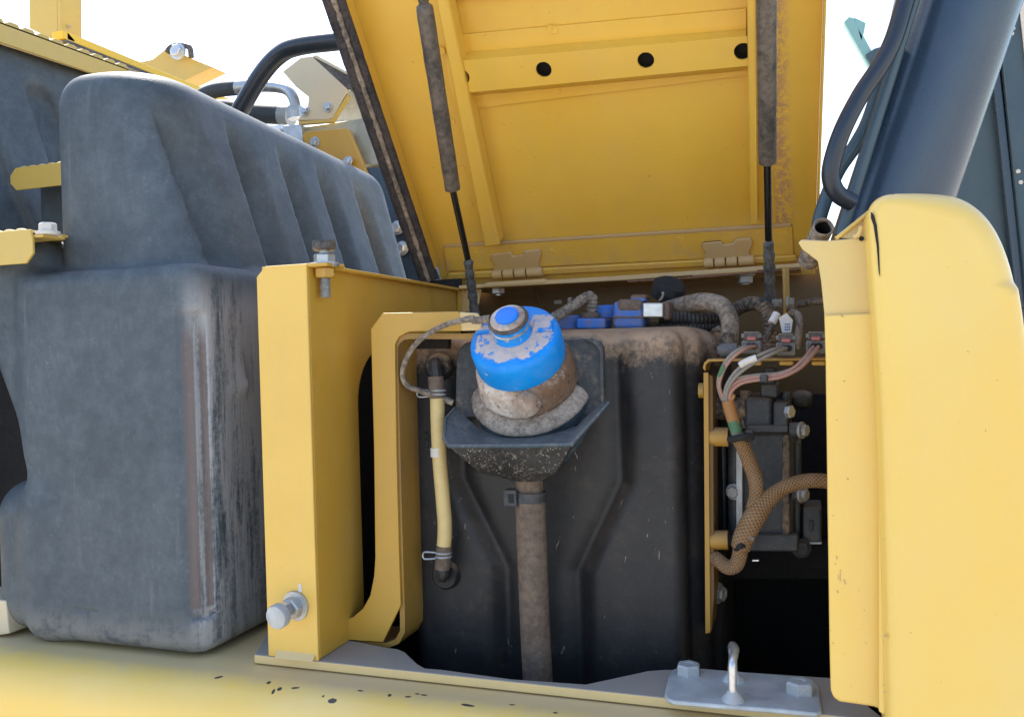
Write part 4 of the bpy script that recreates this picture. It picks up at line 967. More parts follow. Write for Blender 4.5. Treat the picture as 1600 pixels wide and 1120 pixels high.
# tether: eye round the knob and a cord down to the tray
B2W = Matrix.Translation(Vector(cb0)) @ ROTC.to_4x4()
tt_ = thing('cap_tether', 'thin dusty black cord looping from the blue cap to the tray edge', 'tether', tuple(PY(706, 628, .955)))
eye = [B2W @ Vector((cos(a)*kr*1.06, sin(a)*kr*1.06, .0600)) for a in np.linspace(0, 2*pi, 41)[:-1]]
m = MB().tube([np.array(e) for e in eye]+[np.array(eye[0])], .0021, 10, 1, smooth=False, cap=False); m.build('eye_loop', 'strut', tt_)
k0 = np.array(B2W @ Vector((-kr*1.1, .002, .0605)))
part_ = [k0, k0+np.array([-.018, -.001, -.001]), PY(735, 498, .895), PY(690, 510, .90), PY(650, 537, .91), PY(630, 575, .92), PY(634, 600, .928), PY(660, 612, .94), PY(690, 622, .952), PY(708, 629, .957)]
MB().tube(part_, pr(cm, 4.6), 12, 8, rf=lambda s, Lh: pr(cm, 4.4)*(1.5-.5*min(1, s/.04))*(1+.25*max(0, (s-Lh*.72)/(Lh*.28)))).build('cord', 'hose_t', tt_)

# ================================================================ level tube, drain hose
lv = thing('level_tube', 'cream translucent level tube with wire clips down the tank front', 'tube', tuple(PY(693, 900, YT-.02)))
yv = .952
part_tube('sight_tube', [(683, 612, yv), (684, 660, yv), (687, 720, yv), (692, 780, yv), (695, 825, yv), (692, 872, yv)], 11.5, 'tube_y', lv)
part_tube('white_band', [(684.2, 699, yv), (684.8, 713, yv)], 12.1, 'white', lv, smooth=False)
part_tube('tube_sleeve', [(681, 588, yv), (683, 622, yv)], 12.8, 'drain', lv)
part_tube('tube_sleeve', [(694, 852, yv), (691, 888, yv)], 12.4, 'drain', lv)
for (x, yy, s) in ((680, 578, 1), (691, 890, -1)):
    el = part_tube('elbow', [(x+(2 if s > 0 else 0), yy+14*s, yv), (x, yy-4*s, yv), (x, yy-9*s, yv+.008), (x+1, yy-9*s, yv+.03)], 10.5, 'black', lv, seg=8)
    MB().lathe([(.018, 0), (.018, .006), (.015, .010)], PY(x+8, yy-6*s, YT+.002), (0, -1, 0), 28).build('boss', 'tank', lv)
for (cx, cy) in ((684, 613), (693, 866)):
    for k in (0, 1):
        MB().lathe([(.0093, -.0012), (.0105, 0), (.0093, .0012)], PY(cx, cy+k*6-3, yv), (0, .05, 1), 28, closed=True).build('clip_ring', 'galv', lv)
    a = [PY(cx-11, cy-3, yv-.004), PY(cx-28, cy-4, yv-.006), PY(cx-32, cy-1, yv-.006), PY(cx-32, cy+4, yv-.006), PY(cx-28, cy+7, yv-.006), PY(cx-11, cy+6, yv-.004)]
    MB().tube(a, .0011, 8, 5).build('clip_ear', 'steel', lv)
dh = thing('drain_hose', 'long brown dusty drain hose hanging straight down from the tray', 'hose', tuple(PY(840, 1070, .93)))
part_tube('hose_body', [(828, 775, .932), (832, 880, .932), (837, 1000, .934), (842, 1090, .936)], 23.5, 'drain', dh, seg=28)
part_tube('spigot', [(826, 745, .932), (828, 782, .932)], 21.8, 'drain', dh, seg=28)
zt_ = thing('cable_tie', 'black cable tie round the top of the brown drain hose', 'cable tie', tuple(PY(828, 776, .93)))
cz = PY(828, 775, .932); rz = pr(cz, 25)
MB().lathe([(rz*.96, -.0058), (rz*1.04, -.0055), (rz*1.04, .0055), (rz*.96, .0058)], cz, (.03, 0, 1), 40, closed=True).build('band', 'pump', zt_)
hd = PY(801, 776, .918)
MB().box(hd+(-.0095, -.006, -.0105), hd+(.0065, .010, .0085)).build('ratchet_head', 'pump', zt_, .0018)
MB().box(hd+(-.003, -.0066, -.006), hd+(.0035, -.0055, .004)).build('slot', 'void', zt_, .0003)

# ================================================================ sensor head on the tank top
TT = TZ
sh = thing('sensor_head', 'dust caked blue and brown sensor head on top of the tank', 'sensor', tuple(PY(940, 512, 1.06)))
def PB(x0, x1, yt, yb, y, dp, name, mat, parent, bv=.002, label=None, **k):
    """a bevelled block whose front face covers the given pixels at depth y"""
    return MB().prism([PY(x0, yt, y), PY(x1, yt, y), PY(x1, yb, y), PY(x0, yb, y)], (0, dp, 0)).build(name, mat, parent, bv, label=label, **k)
PB(868, 1016, 513, 527, 1.045, .07, 'mounting_flange', 'brown', sh, .004)
MB().lathe([(.020, 0), (.020, .016), (.018, .018)], PY(890, 515, 1.075), (0, 0, 1), 32).build('blue_socket', 'bluepl', sh)
PB(900, 946, 497, 514, 1.045, .04, 'blue_housing', 'bluepl', sh, .003)
MB().lathe([(.012, 0), (.012, .006), (.0095, .007)], PY(922, 497, 1.065), (0, 0, 1), 24).build('hose_port', 'brown', sh)
MB().lathe([(.017, 0), (.017, .014), (.016, .016)], PY(946, 497, 1.09), (0, 0, 1), 32).build('round_cover', 'bluepl', sh)
PB(957, 1006, 470, 514, 1.04, .05, 'connector_body', 'bluepl', sh, .006)
PB(962, 1004, 467, 488, 1.0385, .05, 'dust_cake', 'brown', sh, .006)
PB(984, 1010, 460, 470, 1.045, .03, 'latch', 'brown', sh, .004)
PB(985, 1008, 465, 471, 1.0445, .03, 'latch_base', 'bluepl', sh, .002)
PB(957, 1006, 494, 497, 1.0385, .02, 'body_seam', 'brown', sh, .001)
PB(1004, 1036, 473, 496, 1.034, .035, 'worn_metal_end', 'bright', sh, .002)
PB(1035, 1046, 470, 500, 1.04, .035, 'end_collar', 'brown', sh, .004)
def corr(pts, rpx, name, mat, parent, pitch=.0048, depth=.16, seg=18, n=40):
    P = [PY(*p) for p in pts]; r = pr(P[len(P)//2], rpx)
    return MB().tube(P, r, seg, n, rf=lambda s, Lh: r*(1-depth*(.5+.5*cos(2*pi*s/pitch))**2)).build(name, mat, parent, sharp=60)
ch_ = thing('corrugated_hose', 'dusty tan corrugated hose arching from behind the blue cap into the sensor head', 'hose', tuple(PY(925, 490, 1.06)))
corr([(850, 512, 1.02), (862, 499, 1.03), (890, 482, 1.045), (913, 466, 1.055), (924, 464, 1.06), (925, 476, 1.062), (923, 497, 1.064)], 8.6, 'hose_body', 'hose_t', ch_)
MB().tube([PY(891, 474, 1.05), PY(889, 468, 1.05), PY(893, 467, 1.052)], .002, 8, 4).build('tie_tail', 'hose_t', ch_)
c2 = thing('corrugated_hose', 'black corrugated hoses running right from the sensor head across the tank top', 'hose', tuple(PY(1080, 510, 1.08)))
corr([(1030, 496, 1.065), (1060, 496, 1.07), (1095, 497, 1.08), (1130, 494, 1.10)], 11, 'upper_hose', 'black', c2)
corr([(1008, 512, 1.07), (1040, 513, 1.07), (1085, 511, 1.08), (1126, 508, 1.10)], 10, 'lower_hose', 'black', c2)
MB().lathe([(.013, -.004), (.020, .0), (.022, .014), (.016, .022)], PY(1040, 463, 1.12), (.5, -.5, .7), 24, lambda p: .003*mnoise.noise(Vector(p*80))).build('rubber_boot', 'void', c2)
MB().tube([PY(1030, 470, 1.06), PY(1035, 464, 1.06), PY(1036, 456, 1.06)], .0015, 6, 3).build('wire_tail', 'hose_t', c2)
ph = thing('formed_hose', 'thick dusty tan hose bending down to a clamp right of the tank', 'hose', tuple(PY(1140, 545, 1.02)))
part_tube('hose_body', [(1040, 484, 1.10), (1070, 476, 1.08), (1100, 471, 1.06), (1128, 478, 1.05), (1140, 500, 1.045), (1140, 525, 1.045), (1138, 545, 1.045)], 14, 'hose_t', ph, seg=20)
part_tube('scuffed_end', [(1139.5, 520, 1.045), (1138.5, 541, 1.045)], 14.7, 'hose', ph, seg=20)
part_tube('white_streak', [(1092, 519, 1.09), (1126, 513, 1.09)], 5, 'hose_t', ph)
MB().tube([PY(1125, 548, 1.03), PY(1152, 547, 1.03)], .0085, 14, 1).build('clamp_screw', 'conn', ph)
MB().lathe([(.0135, 0), (.0135, .009)], PY(1138, 552, 1.045), (0, 0, 1), 24).build('clamp_band', 'steel_d', ph)
c3 = thing('corrugated_hose', 'grey corrugated hose curving down beside the right gas strut end', 'hose', tuple(PY(1200, 530, 1.07)))
corr([(1148, 486, 1.10), (1160, 478, 1.09), (1180, 474, 1.08), (1196, 484, 1.075), (1203, 505, 1.07), (1203, 530, 1.07), (1202, 560, 1.07)], 11.5, 'hose_body', 'hose', c3)
ba = thing('strut_ball_joint', 'round dusty ball joint and hex nut beside the drop bracket', 'ball joint', tuple(PY(1230, 480, 1.14)))
part_tube('pin', [(1206, 475, 1.13), (1222, 475, 1.13)], 8, 'hose_t', ba)
part_tube('hex_nut', [(1232, 475, 1.13), (1241, 475, 1.13)], 11, 'hose_t', ba, seg=6, smooth=False)
part_tube('washer', [(1229, 475, 1.13), (1232, 475, 1.13)], 12.5, 'steel_d', ba, smooth=False)
c4 = thing('corrugated_hose', 'thin blue grey corrugated tube leaving the ball joint towards the right cover', 'hose', tuple(PY(1270, 475, 1.13)))
corr([(1245, 476, 1.13), (1258, 474, 1.13), (1272, 471, 1.13), (1300, 472, 1.13)], 6, 'hose_body', 'hose', c4, .004)
lo_ = thing('looped_hose', 'pale dusty cable loop hanging behind the connectors', 'cable', tuple(PY(1240, 530, 1.1)))
part_tube('hose_body', [(1234, 488, 1.10), (1246, 492, 1.10), (1249, 510, 1.09), (1244, 545, 1.09)], 6, 'hose_t', lo_)
part_tube('hose_body', [(1196, 530, 1.03), (1203, 518, 1.03), (1212, 500, 1.035), (1218, 490, 1.04)], 5.5, 'hose', lo_)
# white tag with blue marks on the cable
tg = thing('cable_tag', 'white tag with small blue print hanging on the cable near the connectors', 'tag', tuple(PY(1228, 520, 1.02)))
MB().prism([PY(1217, 496, 1.02), PY(1229, 489, 1.02), PY(1239, 500, 1.02), PY(1236, 520, 1.02), PY(1222, 520, 1.02)], (0, .0012, 0)).build('card', 'white', tg, .0004)
M['ink'] = NT('blue_ink').done((.05, .12, .35), .7)
m = MB()
for k in range(9):
    x, yy = 1226+(k % 3)*3.0, 506+(k//3)*4.2
    m.prism([PY(x, yy, 1.0194), PY(x+2.2, yy-.8, 1.0194), PY(x+2.2, yy+.8, 1.0194), PY(x+.4, yy+2.2, 1.0194)], (0, .0004, 0))
m.build('print_mark', 'ink', tg)
part_tube('white_sleeve', [(1206, 505, 1.03), (1214, 490, 1.035)], 6.5, 'white', tg)

# ================================================================ connector bracket
YC = .985
cbk = thing('connector_bracket', 'narrow yellow folded bracket plate carrying the three plugs and two standoffs', 'bracket', tuple(PY(1105, 985, YC)))
xb = PY(1099, 700, YC)[0]
MB().prism([PY(1098, 575, YC), PY(1100, 567, YC), PY(1106, 561, YC), PY(1300, 559, YC), PY(1300, 562.5, YC), PY(1108, 565, YC), PY(1103, 570, YC), PY(1102, 580, YC)], (0, .05, 0)).build('bent_edge', 'ochre', cbk, .0006)
MB().prism([PY(1099, 582, YC), PY(1107, 582, YC), PY(1110, 988, YC), PY(1102, 990, YC)], (0, .0045, 0)).build('upright_edge', 'ochre', cbk, .0008)
MB().prism([PY(1107, 585, YC+.004), PY(1114, 588, YC+.004), PY(1116, 930, YC+.004), PY(1112, 985, YC+.004), PY(1109, 988, YC+.004)], (0, .05, 0)).build('upright_web', 'inner', cbk, .001)
for (a, b) in ((1174, 1190), (1217, 1240), (1268, 1290)):
    PB(a, b, 563.5, 571, YC+.003, .03, 'tab', 'panel', cbk, .002)
for cy in (682, 843):
    so_ = part_tube('standoff', [(1108, cy, YC+.012), (1138, cy+.5, YC+.012)], 15, 'ochre', cbk, seg=28, smooth=False)
    MB().tube([PY(1138.3, cy+.5, YC+.012), PY(1146, cy+1, YC+.012)], (pr(PY(1138, cy, YC), 12), pr(PY(1138, cy, YC), 6)), 24, 1).build('rubber_foot', 'void', cbk)
bolt(cbk, PY(1122, 926, YC+.05), (1, -.4, 0), .009, 'steel_d')
part_tube('side_bolt', [(1092, 610, YC+.03), (1100, 610, YC+.03)], 12, 'panel', cbk, seg=20)

# ---- three plugs
def plug(cx, cy, label, dx=0):
    y = .972; t = thing('wire_plug', label, 'plug', tuple(PY(cx, cy+18, y)), 'plugs on the connector bracket')
    PB(cx-16, cx+16, cy-6, cy+16, y, .03, 'body', 'conn', t, .003)
    PB(cx-13, cx+13, cy-18, cy-6, y+.004, .03, 'housing_top', 'conn', t, .002)
    PB(cx-16, cx-10, cy-16, cy-9, y+.001, .02, 'side_clip', 'conn', t, .001); PB(cx+10, cx+16, cy-16, cy-9, y+.001, .02, 'side_clip', 'conn', t, .001)
    PB(cx-7, cx+7, cy-11, cy-5, y-.0015, .01, 'lock_tab', 'conn_red', t, .001)
    PB(cx-12, cx+12, cy-19, cy-16.5, y, .004, 'latch_bar', 'conn', t, .0008)
    PB(cx-14.5, cx-12, cy-2, cy+9, y-.0012, .01, 'side_rib', 'conn', t, .0006); PB(cx+12, cx+14.5, cy-2, cy+9, y-.0012, .01, 'side_rib', 'conn', t, .0006)
    for k in (-4, 4): 
        MB().lathe([(.0036, 0), (.0036, .0025), (.002, .003)], PY(cx+k+dx, cy+4, y), (0, -1, 0), 16).build('wire_seal', 'void', t)
plug(1174, 537, 'grey plug with red tab, farthest from the yellow cover')
plug(1228, 540, 'grey plug with red tab below the white tag')
plug(1275, 537, 'grey plug with faded red tab half hidden by the yellow cover edge')

# ---- harness
hn = thing('wiring_harness', 'pink and grey wires gathered into an orange taped bundle', 'wiring', tuple(PY(1140, 640, .95)))
yw = .955
def wire(pts, mat, r=2.8): part_tube('wire', [(a, b, c) for a, b, c in pts], r, mat, hn, seg=10)
wire([(1176, 541, .969), (1160, 543, .952), (1140, 557, .948), (1127, 578, .95), (1122, 600, .953), (1128, 622, .957), (1137, 634, .958)], 'wire_g')
wire([(1180, 541, .969), (1162, 546, .95), (1142, 562, .946), (1130, 580, .948), (1124, 602, .951), (1130, 620, .955), (1139, 634, .957)], 'wire_p')
wire([(1224, 543, .969), (1205, 547, .95), (1175, 561, .944), (1150, 580, .946), (1135, 603, .95), (1133, 622, .954), (1139, 636, .957)], 'wire_g')
wire([(1229, 544, .969), (1210, 551, .949), (1180, 566, .943), (1153, 585, .945), (1138, 606, .949), (1135, 622, .953), (1140, 636, .956)], 'wire_g')
wire([(1271, 542, .969), (1258, 558, .951), (1240, 575, .945), (1215, 586, .944), (1180, 589, .946), (1152, 596, .949), (1138, 612, .952), (1137, 636, .956)], 'wire_p')
wire([(1279, 542, .969), (1266, 559, .951), (1247, 577, .944), (1217, 590, .942), (1180, 594, .945), (1156, 600, .948), (1142, 614, .951), (1141, 636, .956)], 'wire_p')
wire([(1279, 541, .97), (1264, 557, .952), (1244, 573, .946), (1216, 583, .945), (1180, 586, .947), (1150, 592, .95), (1134, 610, .953), (1134, 634, .957)], 'wire_g', 2.5)
part_tube('green_wire_tape', [(1132, 571, .9475), (1125, 588, .9505)], 4.8, 'tape_g', hn)
part_tube('white_sleeve', [(1156, 571, .9435), (1168, 564, .943), (1182, 559, .943)], 5.6, 'white', hn)
PB(1187, 1200, 585, 598, .938, .014, 'cable_clip', 'pump', hn, .002)
part_tube('orange_tape_wrap', [(1137, 626, .956), (1141, 642, .956), (1147, 662, .957)], 9.5, 'tape_o', hn)
part_tube('green_tape_wrap', [(1145, 657, .956), (1151, 675, .957)], 9.0, 'tape_g', hn)
part_tube('grey_wrap', [(1149, 673, .957), (1156, 688, .958)], 8.2, 'hose_t', hn)
m = MB().tube([PY(1142, 625, .952), PY(1146, 620, .95), PY(1146, 616, .95)], .0018, 6, 3); m.build('tape_tail', 'tape_o', hn)
cl_ = thing('hose_clip', 'black clip strap holding the upper part of the brown harness', 'clip', tuple(PY(1158, 687, .958)))
part_tube('strap', [(1139, 687, .955), (1156, 684, .948), (1174, 682, .955)], 5.5, 'void', cl_)
PB(1163, 1178, 672, 690, .955, .014, 'buckle', 'black', cl_, .002)
bh = thing('braided_harness', 'brown braided cable sleeve forking down past the pump, ends near the lower standoff', 'harness', tuple(PY(1160, 880, .965)))
part_tube('upper_sleeve', [(1154, 684, .96), (1162, 700, .965), (1171, 722, .968), (1180, 748, .968), (1182, 772, .966), (1177, 795, .963)], 11.5, 'braid', bh, seg=20)
P = [PY(*p) for p in [(1310, 757, .985), (1285, 751, .982), (1255, 752, .978), (1222, 763, .972), (1196, 784, .966), (1176, 812, .96), (1163, 838, .958), (1157, 856, .958)]]
MB().tube(P, pr(P[4], 12), 20, 8, rf=lambda s, Lh: pr(P[4], 11.5+5.5*max(0, min(1, (s/Lh-.45)/.25))-2.0*max(0, (s/Lh-.9)/.1))).build('side_sleeve', 'braid', bh)
part_tube('lower_sleeve', [(1157, 850, .96), (1156, 866, .962), (1150, 882, .966), (1138, 886, .972), (1126, 878, .98), (1118, 872, .99)], 11.5, 'braid', bh, seg=20)
part_tube('tie_band', [(1150, 858, .957), (1157, 853, .945), (1168, 852, .957)], 4, 'void', bh)
part_tube('tie_tail', [(1166, 838, .95), (1178, 842, .95)], 4, 'hose_t', bh)

# ================================================================ pump unit in the shade
YU = 1.03
pu = thing('pump_unit', 'dark ribbed pump unit with bolts in the shaded right of the compartment', 'pump', tuple(PY(1190, 862, YU)))
PB(1112, 1136, 690, 862, YU+.03, .09, 'rear_case', 'pump', pu, .004)
PB(1136, 1242, 672, 860, YU, .10, 'main_case', 'pump', pu, .008)
PB(1150, 1160, 690, 850, YU-.010, .03, 'edge_plate', 'galv', pu, .001)
PB(1162, 1208, 620, 672, YU-.012, .09, 'head_block', 'pump', pu, .006)
PB(1208, 1232, 628, 668, YU-.016, .05, 'end_block', 'pump', pu, .003)
MB().tube([PY(1112, 638, YU), PY(1166, 638, YU)], pr(PY(1140, 640, YU), 18), 28, 1).build('inlet_barrel', 'hose', pu, .002)
MB().tube([PY(1165, 610, YU), PY(1166, 668, YU)], pr(PY(1140, 640, YU), 9), 20, 1).build('flange_rib', 'hose', pu)
MB().tube([PY(1228, 612, YU+.01), PY(1229, 668, YU+.01)], pr(PY(1140, 640, YU), 8), 20, 1).build('flange_rib', 'pump', pu)
PB(1188, 1216, 600, 622, YU-.004, .06, 'cap_block', 'pump', pu, .003); PB(1192, 1212, 572, 602, YU, .03, 'stem', 'black', pu, .003)
PB(1166, 1232, 664, 676, YU-.018, .03, 'ledge', 'pump', pu, .002)
MB().tube([PY(1234, 672, YU-.01), PY(1252, 672, YU-.01)], .009, 18, 1).build('bolt_sleeve', 'pump', pu)
bolt(pu, PY(1253, 672, YU-.012), (1, -.5, 0), .007, 'steel_d'); bolt(pu, PY(1231, 643, YU-.014), (1, -.7, 0), .0075, 'bright', washer=False)
MB().tube([PY(1238, 772, YU-.005), PY(1252, 772, YU-.005)], .008, 18, 1).build('bolt_sleeve', 'pump', pu)
bolt(pu, PY(1253, 772, YU-.008), (1, -.5, 0), .007, 'steel_d')
bolt(pu, PY(1147, 768, YU-.004), (-.3, -1, 0), .007, 'steel_d')
PB(1222, 1234, 678, 850, YU-.006, .03, 'dusty_rib', 'hose', pu, .003); PB(1238, 1252, 690, 860, YU+.012, .05, 'side_rib', 'pump', pu, .004)
PB(1168, 1248, 836, 862, YU-.012, .06, 'foot', 'pump', pu, .003)
bolt(pu, PY(1252, 856, YU), (.2, -1, 0), .008, 'black')
PB(1232, 1272, 612, 640, YU+.06, .05, 'upper_shroud', 'pump', pu, .012)
PB(1254, 1284, 792, 848, YU+.006, .05, 'control_box', 'pump', pu, .003); PB(1256, 1284, 847, 850, YU+.004, .05, 'box_edge', 'galv', pu, .0006); PB(1264, 1271, 812, 830, YU+.0045, .01, 'box_slot', 'black', pu, .001)
PB(1175, 1186, 874, 877, YU+.02, .01, 'bright_chip', 'bright', pu, .0005)
fl_ = thing('floor_bracket', 'dull dark floor plate at the bottom right of the compartment', 'plate', tuple(PY(1200, 900, 1.15)))
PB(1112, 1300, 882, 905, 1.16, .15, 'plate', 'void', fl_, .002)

# ================================================================ latch plate with hook on the base plate
zk_ = ZP+.0004
lp = thing('latch_plate', 'galvanised rounded latch plate with steel hook loop and two worn bolts', 'latch plate', tuple(PZ(1150, 1075, ZP)))
th_ = .0055
def G(px, py): p = PZ(px, py, ZP+th_); return np.array([p[0], p[1], ZP+th_])
pp_ = [G(*q) for q in [(1060, 1041), (1100, 1043.5), (1180, 1050), (1255, 1056), (1270, 1061), (1279, 1070), (1282, 1095), (1284, 1110)]]
fr_ = [G(*q) for q in [(1276, 1113), (1200, 1106), (1110, 1099), (1052, 1094), (1042, 1090), (1038, 1083), (1044, 1056), (1050, 1045)]]
MB().prism([p for p in pp_+fr_], (0, 0, -th_+.0004)).build('plate', 'galv', lp, .0022, 3)
bolt(lp, G(1076, 1052), (0, 0, 1), .0125, 'galv', washer=False, hl=.85); bolt(lp, G(1250, 1081), (0, 0, 1), .0135, 'galv', washer=False, hl=.85)
h0, h1 = G(1145, 1093), G(1146, 1062)
tp = PY(1147, 1014, (h0[1]+h1[1])/2)[2]
hr = .0042
hk = [h0+(0, 0, -.001), np.array([h0[0], h0[1], tp-.016]), np.array([h0[0]+.0005, h0[1]+.004, tp-.004]), np.array([h0[0]+.001, (h0[1]+h1[1])/2, tp]), np.array([h1[0], h1[1]-.004, tp-.004]), np.array([h1[0], h1[1], tp-.016]), h1+(0, 0, -.001)]
MB().tube(hk, hr, 16, 8).build('hook_loop', 'bright', lp)
for h in (h0, h1): MB().lathe([(.012, -.001), (.0095, .003), (.0065, .006), (.0045, .0095)], h, (0, 0, 1), 24, lambda p: .0012*mnoise.noise(Vector(p*150))).build('weld_fillet', 'galv', lp)

# ================================================================ right hand cover
YV = .80
cv = thing('side_cover', 'tall rounded pale yellow cover panel with dusty recessed flange at right', 'cover', (.05, YV, 1.15))
def CV(px, py, y=YV): return PY(px, py, y)
ol = [(1384, 1150), (1381, 1000), (1376, 800), (1369, 600), (1360, 450), (1354, 352), (1357, 328), (1367, 312), (1383, 303), (1405, 299.5), (1440, 298), (1478, 299), (1500, 303), (1522, 313), (1545, 332), (1565, 360), (1582, 400), (1595, 450), (1606, 520), (1616, 620), (1624, 740), (1634, 900), (1640, 1150)]
olP = [CV(*q) for q in ol]
# rounded front edge: rings of the outline moved inwards and forwards
def cover_mesh(P, rad, depth, nb=7):
    P2 = np.array([[p[0], p[2]] for p in P]); n = len(P2); N = np.zeros_like(P2)
    for i in range(n):
        a = P2[max(i-1, 0)]; b = P2[min(i+1, n-1)]; t = b-a; t /= np.linalg.norm(t); N[i] = (-t[1], t[0])
    c = P2.mean(0)
    if np.dot(N[n//3], P2[n//3]-c) < 0: N = -N
    m = MB(); rings = []
    for k in range(nb+1):
        a = pi/2*k/nb; rings.append(([P2[i]-N[i]*rad[i]*(1-cos(a)) for i in range(n)], [YV+rad[i]*(1-sin(a)) for i in range(n)]))
    rings = [([P2[i] for i in range(n)], [YV+depth]*n)]+rings
    vs = []
    for (pp2, yy) in rings: vs += [(pp2[i][0], yy[i], pp2[i][1]) for i in range(n)]
    fs = []
    for r in range(len(rings)-1):
        for i in range(n-1): fs.append((r*n+i, r*n+i+1, (r+1)*n+i+1, (r+1)*n+i))
    L0 = (len(rings)-1)*n; fs.append(tuple(range(L0, L0+n))); m.add(vs, fs); return m
fine = catmull(olP, 5); rad = []
for p in fine:
    q = (p[0]-olP[5][0]); rad.append(.010+.012*min(1, max(0, (p[0]-olP[8][0])/.05)) if p[2] > olP[4][2] else .010+.005*min(1, (olP[4][2]-p[2])/.1))
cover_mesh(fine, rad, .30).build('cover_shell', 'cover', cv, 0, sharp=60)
# flange, set back, with its spike at the top and a crease
YF = .835
flp = [(1297, 1010), (1299, 1080), (1303, 1090), (1312, 1096), (1366, 1104), (1385, 1112), (1385, 480), (1365, 372), (1352, 368), (1340, 372), (1290, 376), (1252, 374), (1247, 379), (1254, 390), (1278, 408), (1283, 440), (1288, 490), (1291, 560), (1293, 800)]
MB().prism([PY(a, b, YF) for a, b in flp], (0, .004, 0)).build('flange', 'flange', cv, .0015)
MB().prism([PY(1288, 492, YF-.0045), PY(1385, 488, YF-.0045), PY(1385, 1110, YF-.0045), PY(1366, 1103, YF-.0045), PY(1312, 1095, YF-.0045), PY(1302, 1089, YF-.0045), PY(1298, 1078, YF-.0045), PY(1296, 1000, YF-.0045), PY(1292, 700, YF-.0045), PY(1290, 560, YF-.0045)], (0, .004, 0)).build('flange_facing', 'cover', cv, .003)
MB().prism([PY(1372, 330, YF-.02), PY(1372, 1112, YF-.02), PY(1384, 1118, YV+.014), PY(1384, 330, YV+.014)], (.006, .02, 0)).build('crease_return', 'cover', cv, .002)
# sloped web from the flange top up to the shell, and the slot
MB().prism([PY(1310, 371, YF+.004), PY(1364, 327, YF+.02), PY(1378, 330, YF+.02), PY(1378, 380, YF+.004)], (0, .003, 0)).build('sloped_web', 'flange', cv, .001)
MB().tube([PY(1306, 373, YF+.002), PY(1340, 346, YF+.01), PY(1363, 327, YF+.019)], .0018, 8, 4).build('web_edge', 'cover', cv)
sl = [(1361, 331), (1366, 337), (1370, 352), (1373.5, 385), (1375, 432), (1373, 425), (1370, 385), (1365, 352), (1361, 340)]
xs_ = olP[5][0]
MB().prism([PY(a, b, YV-.0008) for a, b in sl], (0, .004, 0)).build('slot_shadow_gap', 'void', cv)
MB().tube([PY(1334, 371, YF-.002), PY(1342, 366, YF-.003), PY(1346, 354, YF-.004)], .002, 8, 4).build('torn_lip', 'flange', cv)
MB().lathe([(.0022, 0), (.0022, .0008)], PY(1346, 373, YF-.001), (0, -1, 0), 12).build('rust_hole', 'void', cv)
for (a, b, c, d) in ((1306, 868, 3, 5), (1312, 890, 2, 18), (1318, 905, 4, 7), (1304, 880, 3, 2), (1309, 898, 2, 7), (1307, 922, 4, 4), (1300, 1003, 3, 2)):
    MB().prism([PY(a, b, YF-.0049), PY(a+c*.6, b, YF-.0049), PY(a+c, b+d, YF-.0049), PY(a+c*.3, b+d*1.05, YF-.0049)], (0, .0006, 0)).build('paint_chip', 'hinge', cv)
for (a, b, r) in ((1383, 994, 3), (1382, 1080, 2), (1381, 1070, 1.5)):
    MB().lathe([(pr(PY(a, b, YV), r), 0), (pr(PY(a, b, YV), r*.8), .0008)], PY(a, b, YV+.0035), (-.5, -1, 0), 9).build('paint_chip', 'hinge', cv)
# open pipe end above the flange
pe = thing('open_pipe', 'short dusty corrugated pipe with open mouth behind the cover flange tip', 'pipe', tuple(PY(1265, 415, .93)))
P0, P1, P2_ = PY(1262, 412, .945), PY(1272, 385, .93), PY(1286, 356, .90)
rp = pr(P1, 16); C_ = catmull([P0, P1, P2_], 26)
m = MB(); m.tube(C_, rp, 28, 1, smooth=False, cap=False, rf=lambda s, Lh: rp*(1-.07*(.5+.5*cos(2*pi*s/.006)))); m.build('pipe_wall', 'hose_t', pe, sharp=60)
m = MB(); m.tube(C_, rp*.76, 28, 1, smooth=False, cap=False); m.build('pipe_bore', 'void', pe)
d_ = C_[-1]-C_[-2]; d_ /= np.linalg.norm(d_)
MB().lathe([(rp*.75, -.002), (rp*.98, -.002), (rp*1.0, .001), (rp*.9, .003), (rp*.76, .001)], C_[-1], d_, 28, lambda p: .0006*mnoise.noise(Vector(p*150)), closed=True).build('pipe_mouth', 'hose_t', pe)

# ================================================================ boom tube, grab handle and cab side at upper right
bt = thing('lift_cylinder', 'very thick dark blue steel tube leaning right behind the cover', 'cylinder', tuple(PY(1400, 330, 1.05)))
A, B = PY(1398, 330, 1.06), PY(1528, -60, 1.06); v = (B-A)/np.linalg.norm(B-A); A = A-v*.05; B = B+v*.3
MB().tube([A, B], pr(PY(1440, 200, 1.06), 79), 72, 6).build('barrel', 'navy', bt)
A2, B2 = PY(1322, 340, 1.0), PY(1440, -40, 1.0); v2 = (B2-A2)/np.linalg.norm(B2-A2)
MB().tube([A2-v2*.02, B2+v2*.25], pr(A2, 9.5), 20, 4).build('oil_line', 'navy_g', bt)
A3, B3 = PY(1300, 352, 1.03), PY(1452, -40, 1.03)
gh = thing('grab_handle', 'dark bent grab handle hooped beside the thick blue tube', 'handle', tuple(PY(1310, 310, .97)))
P = [PY(*q) for q in [(1432, -60, .985), (1412, 10, .98), (1396, 62, .975), (1376, 102, .97), (1344, 150, .965), (1316, 205, .96), (1300, 255, .96), (1299, 283, .962), (1310, 304, .967), (1332, 317, .975)]]
MB().tube(P, pr(P[4], 14), 20, 8).build('bar', 'tube_k', gh)
P = [PY(*q) for q in [(1418, -40, 1.02), (1398, 50, 1.02), (1362, 175, 1.02), (1338, 225, 1.02), (1308, 270, 1.02), (1284, 330, 1.02), (1276, 372, 1.02)]]
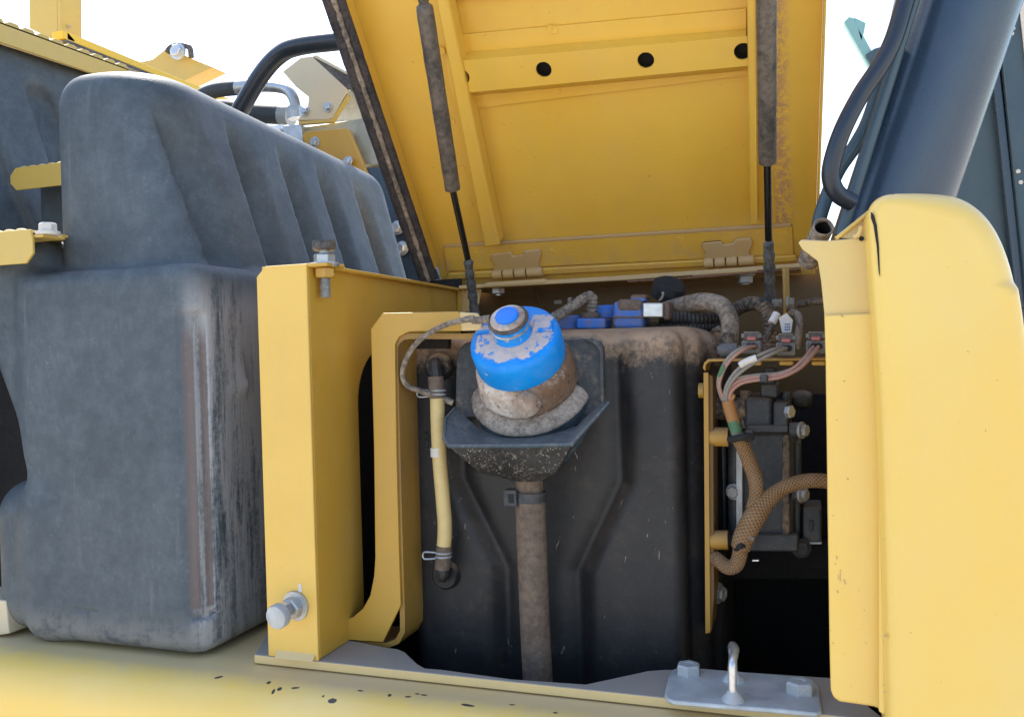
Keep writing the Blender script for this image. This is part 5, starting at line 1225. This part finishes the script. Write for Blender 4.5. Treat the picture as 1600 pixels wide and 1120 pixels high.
h2_ = MB().tube(P, pr(P[4], 11), 18, 8); solo(h2_.build('rear_pipe', 'navy_g', None), 'thinner slate pipe running behind the hooped grab handle', 'pipe')
cs = thing('cab_side', 'blue grey cab side panel with dark door seam at the right edge', 'cab', tuple(PY(1540, 400, 1.5)))
yc_ = 1.55
def CB(px, py, dy=0): return PY(px, py, yc_+dy)
MB().prism([CB(1500, 20), CB(1592, -60), CB(1760, -60), CB(1760, 520), CB(1380, 520), CB(1430, 250)], (0, .3, 0)).build('panel', 'navy_g', cs, .004)
MB().prism([CB(1548, 90, -.02), CB(1560, 84, -.02), CB(1604, 480, -.02), CB(1588, 480, -.02)], (0, .019, 0)).build('door_seal', 'navy', cs, .002)
MB().prism([CB(1560, 30, -.03), CB(1586, -60, -.03), CB(1700, -60, -.03), CB(1700, 480, -.03), CB(1604, 480, -.03)], (0, .028, 0)).build('door', 'navy_g', cs, .003)
MB().prism([CB(1594, 20, -.035), CB(1598, -40, -.035), CB(1620, -40, -.035), CB(1620, 180, -.035), CB(1610, 170, -.035)], (0, .004, 0)).build('door_edge_strip', 'white', cs, .001)
MB().prism([CB(1520, 180, -.10), CB(1536, 150, -.10), CB(1538, 176, -.10), CB(1534, 178, -.10)], (0, .02, 0)).build('hinge_tab', 'white', cs, .002)
for q in ((1583, 45), (1581, 53), (1591, 268), (1595, 285)):
    MB().lathe([(.0035, 0), (.003, .001)], CB(q[0], q[1], -.031), (0, -1, 0), 8).build('paint_chip', 'white', cs)
mr = thing('far_bracket', 'pale teal angled bracket showing in the sky beside the grab handle', 'bracket', tuple(PY(1350, 80, 2.2)))
MB().prism([PY(1318, 34, 2.2), PY(1326, 26, 2.2), PY(1334, 28, 2.2), PY(1376, 105, 2.2), PY(1372, 128, 2.2), PY(1362, 112, 2.2)], (0, .03, 0)).build('arm', 'teal', mr, .003)
MB().prism([PY(1334, 27, 2.2), PY(1353, 36, 2.2), PY(1346, 70, 2.2)], (0, .02, 0)).build('gusset', 'teal', mr, .002)
MB().prism([PY(1352, 86, 2.195), PY(1366, 76, 2.195), PY(1380, 72, 2.195), PY(1380, 110, 2.195), PY(1366, 112, 2.195)], (0, .03, 0)).build('foot', 'navy_g', mr, .002)
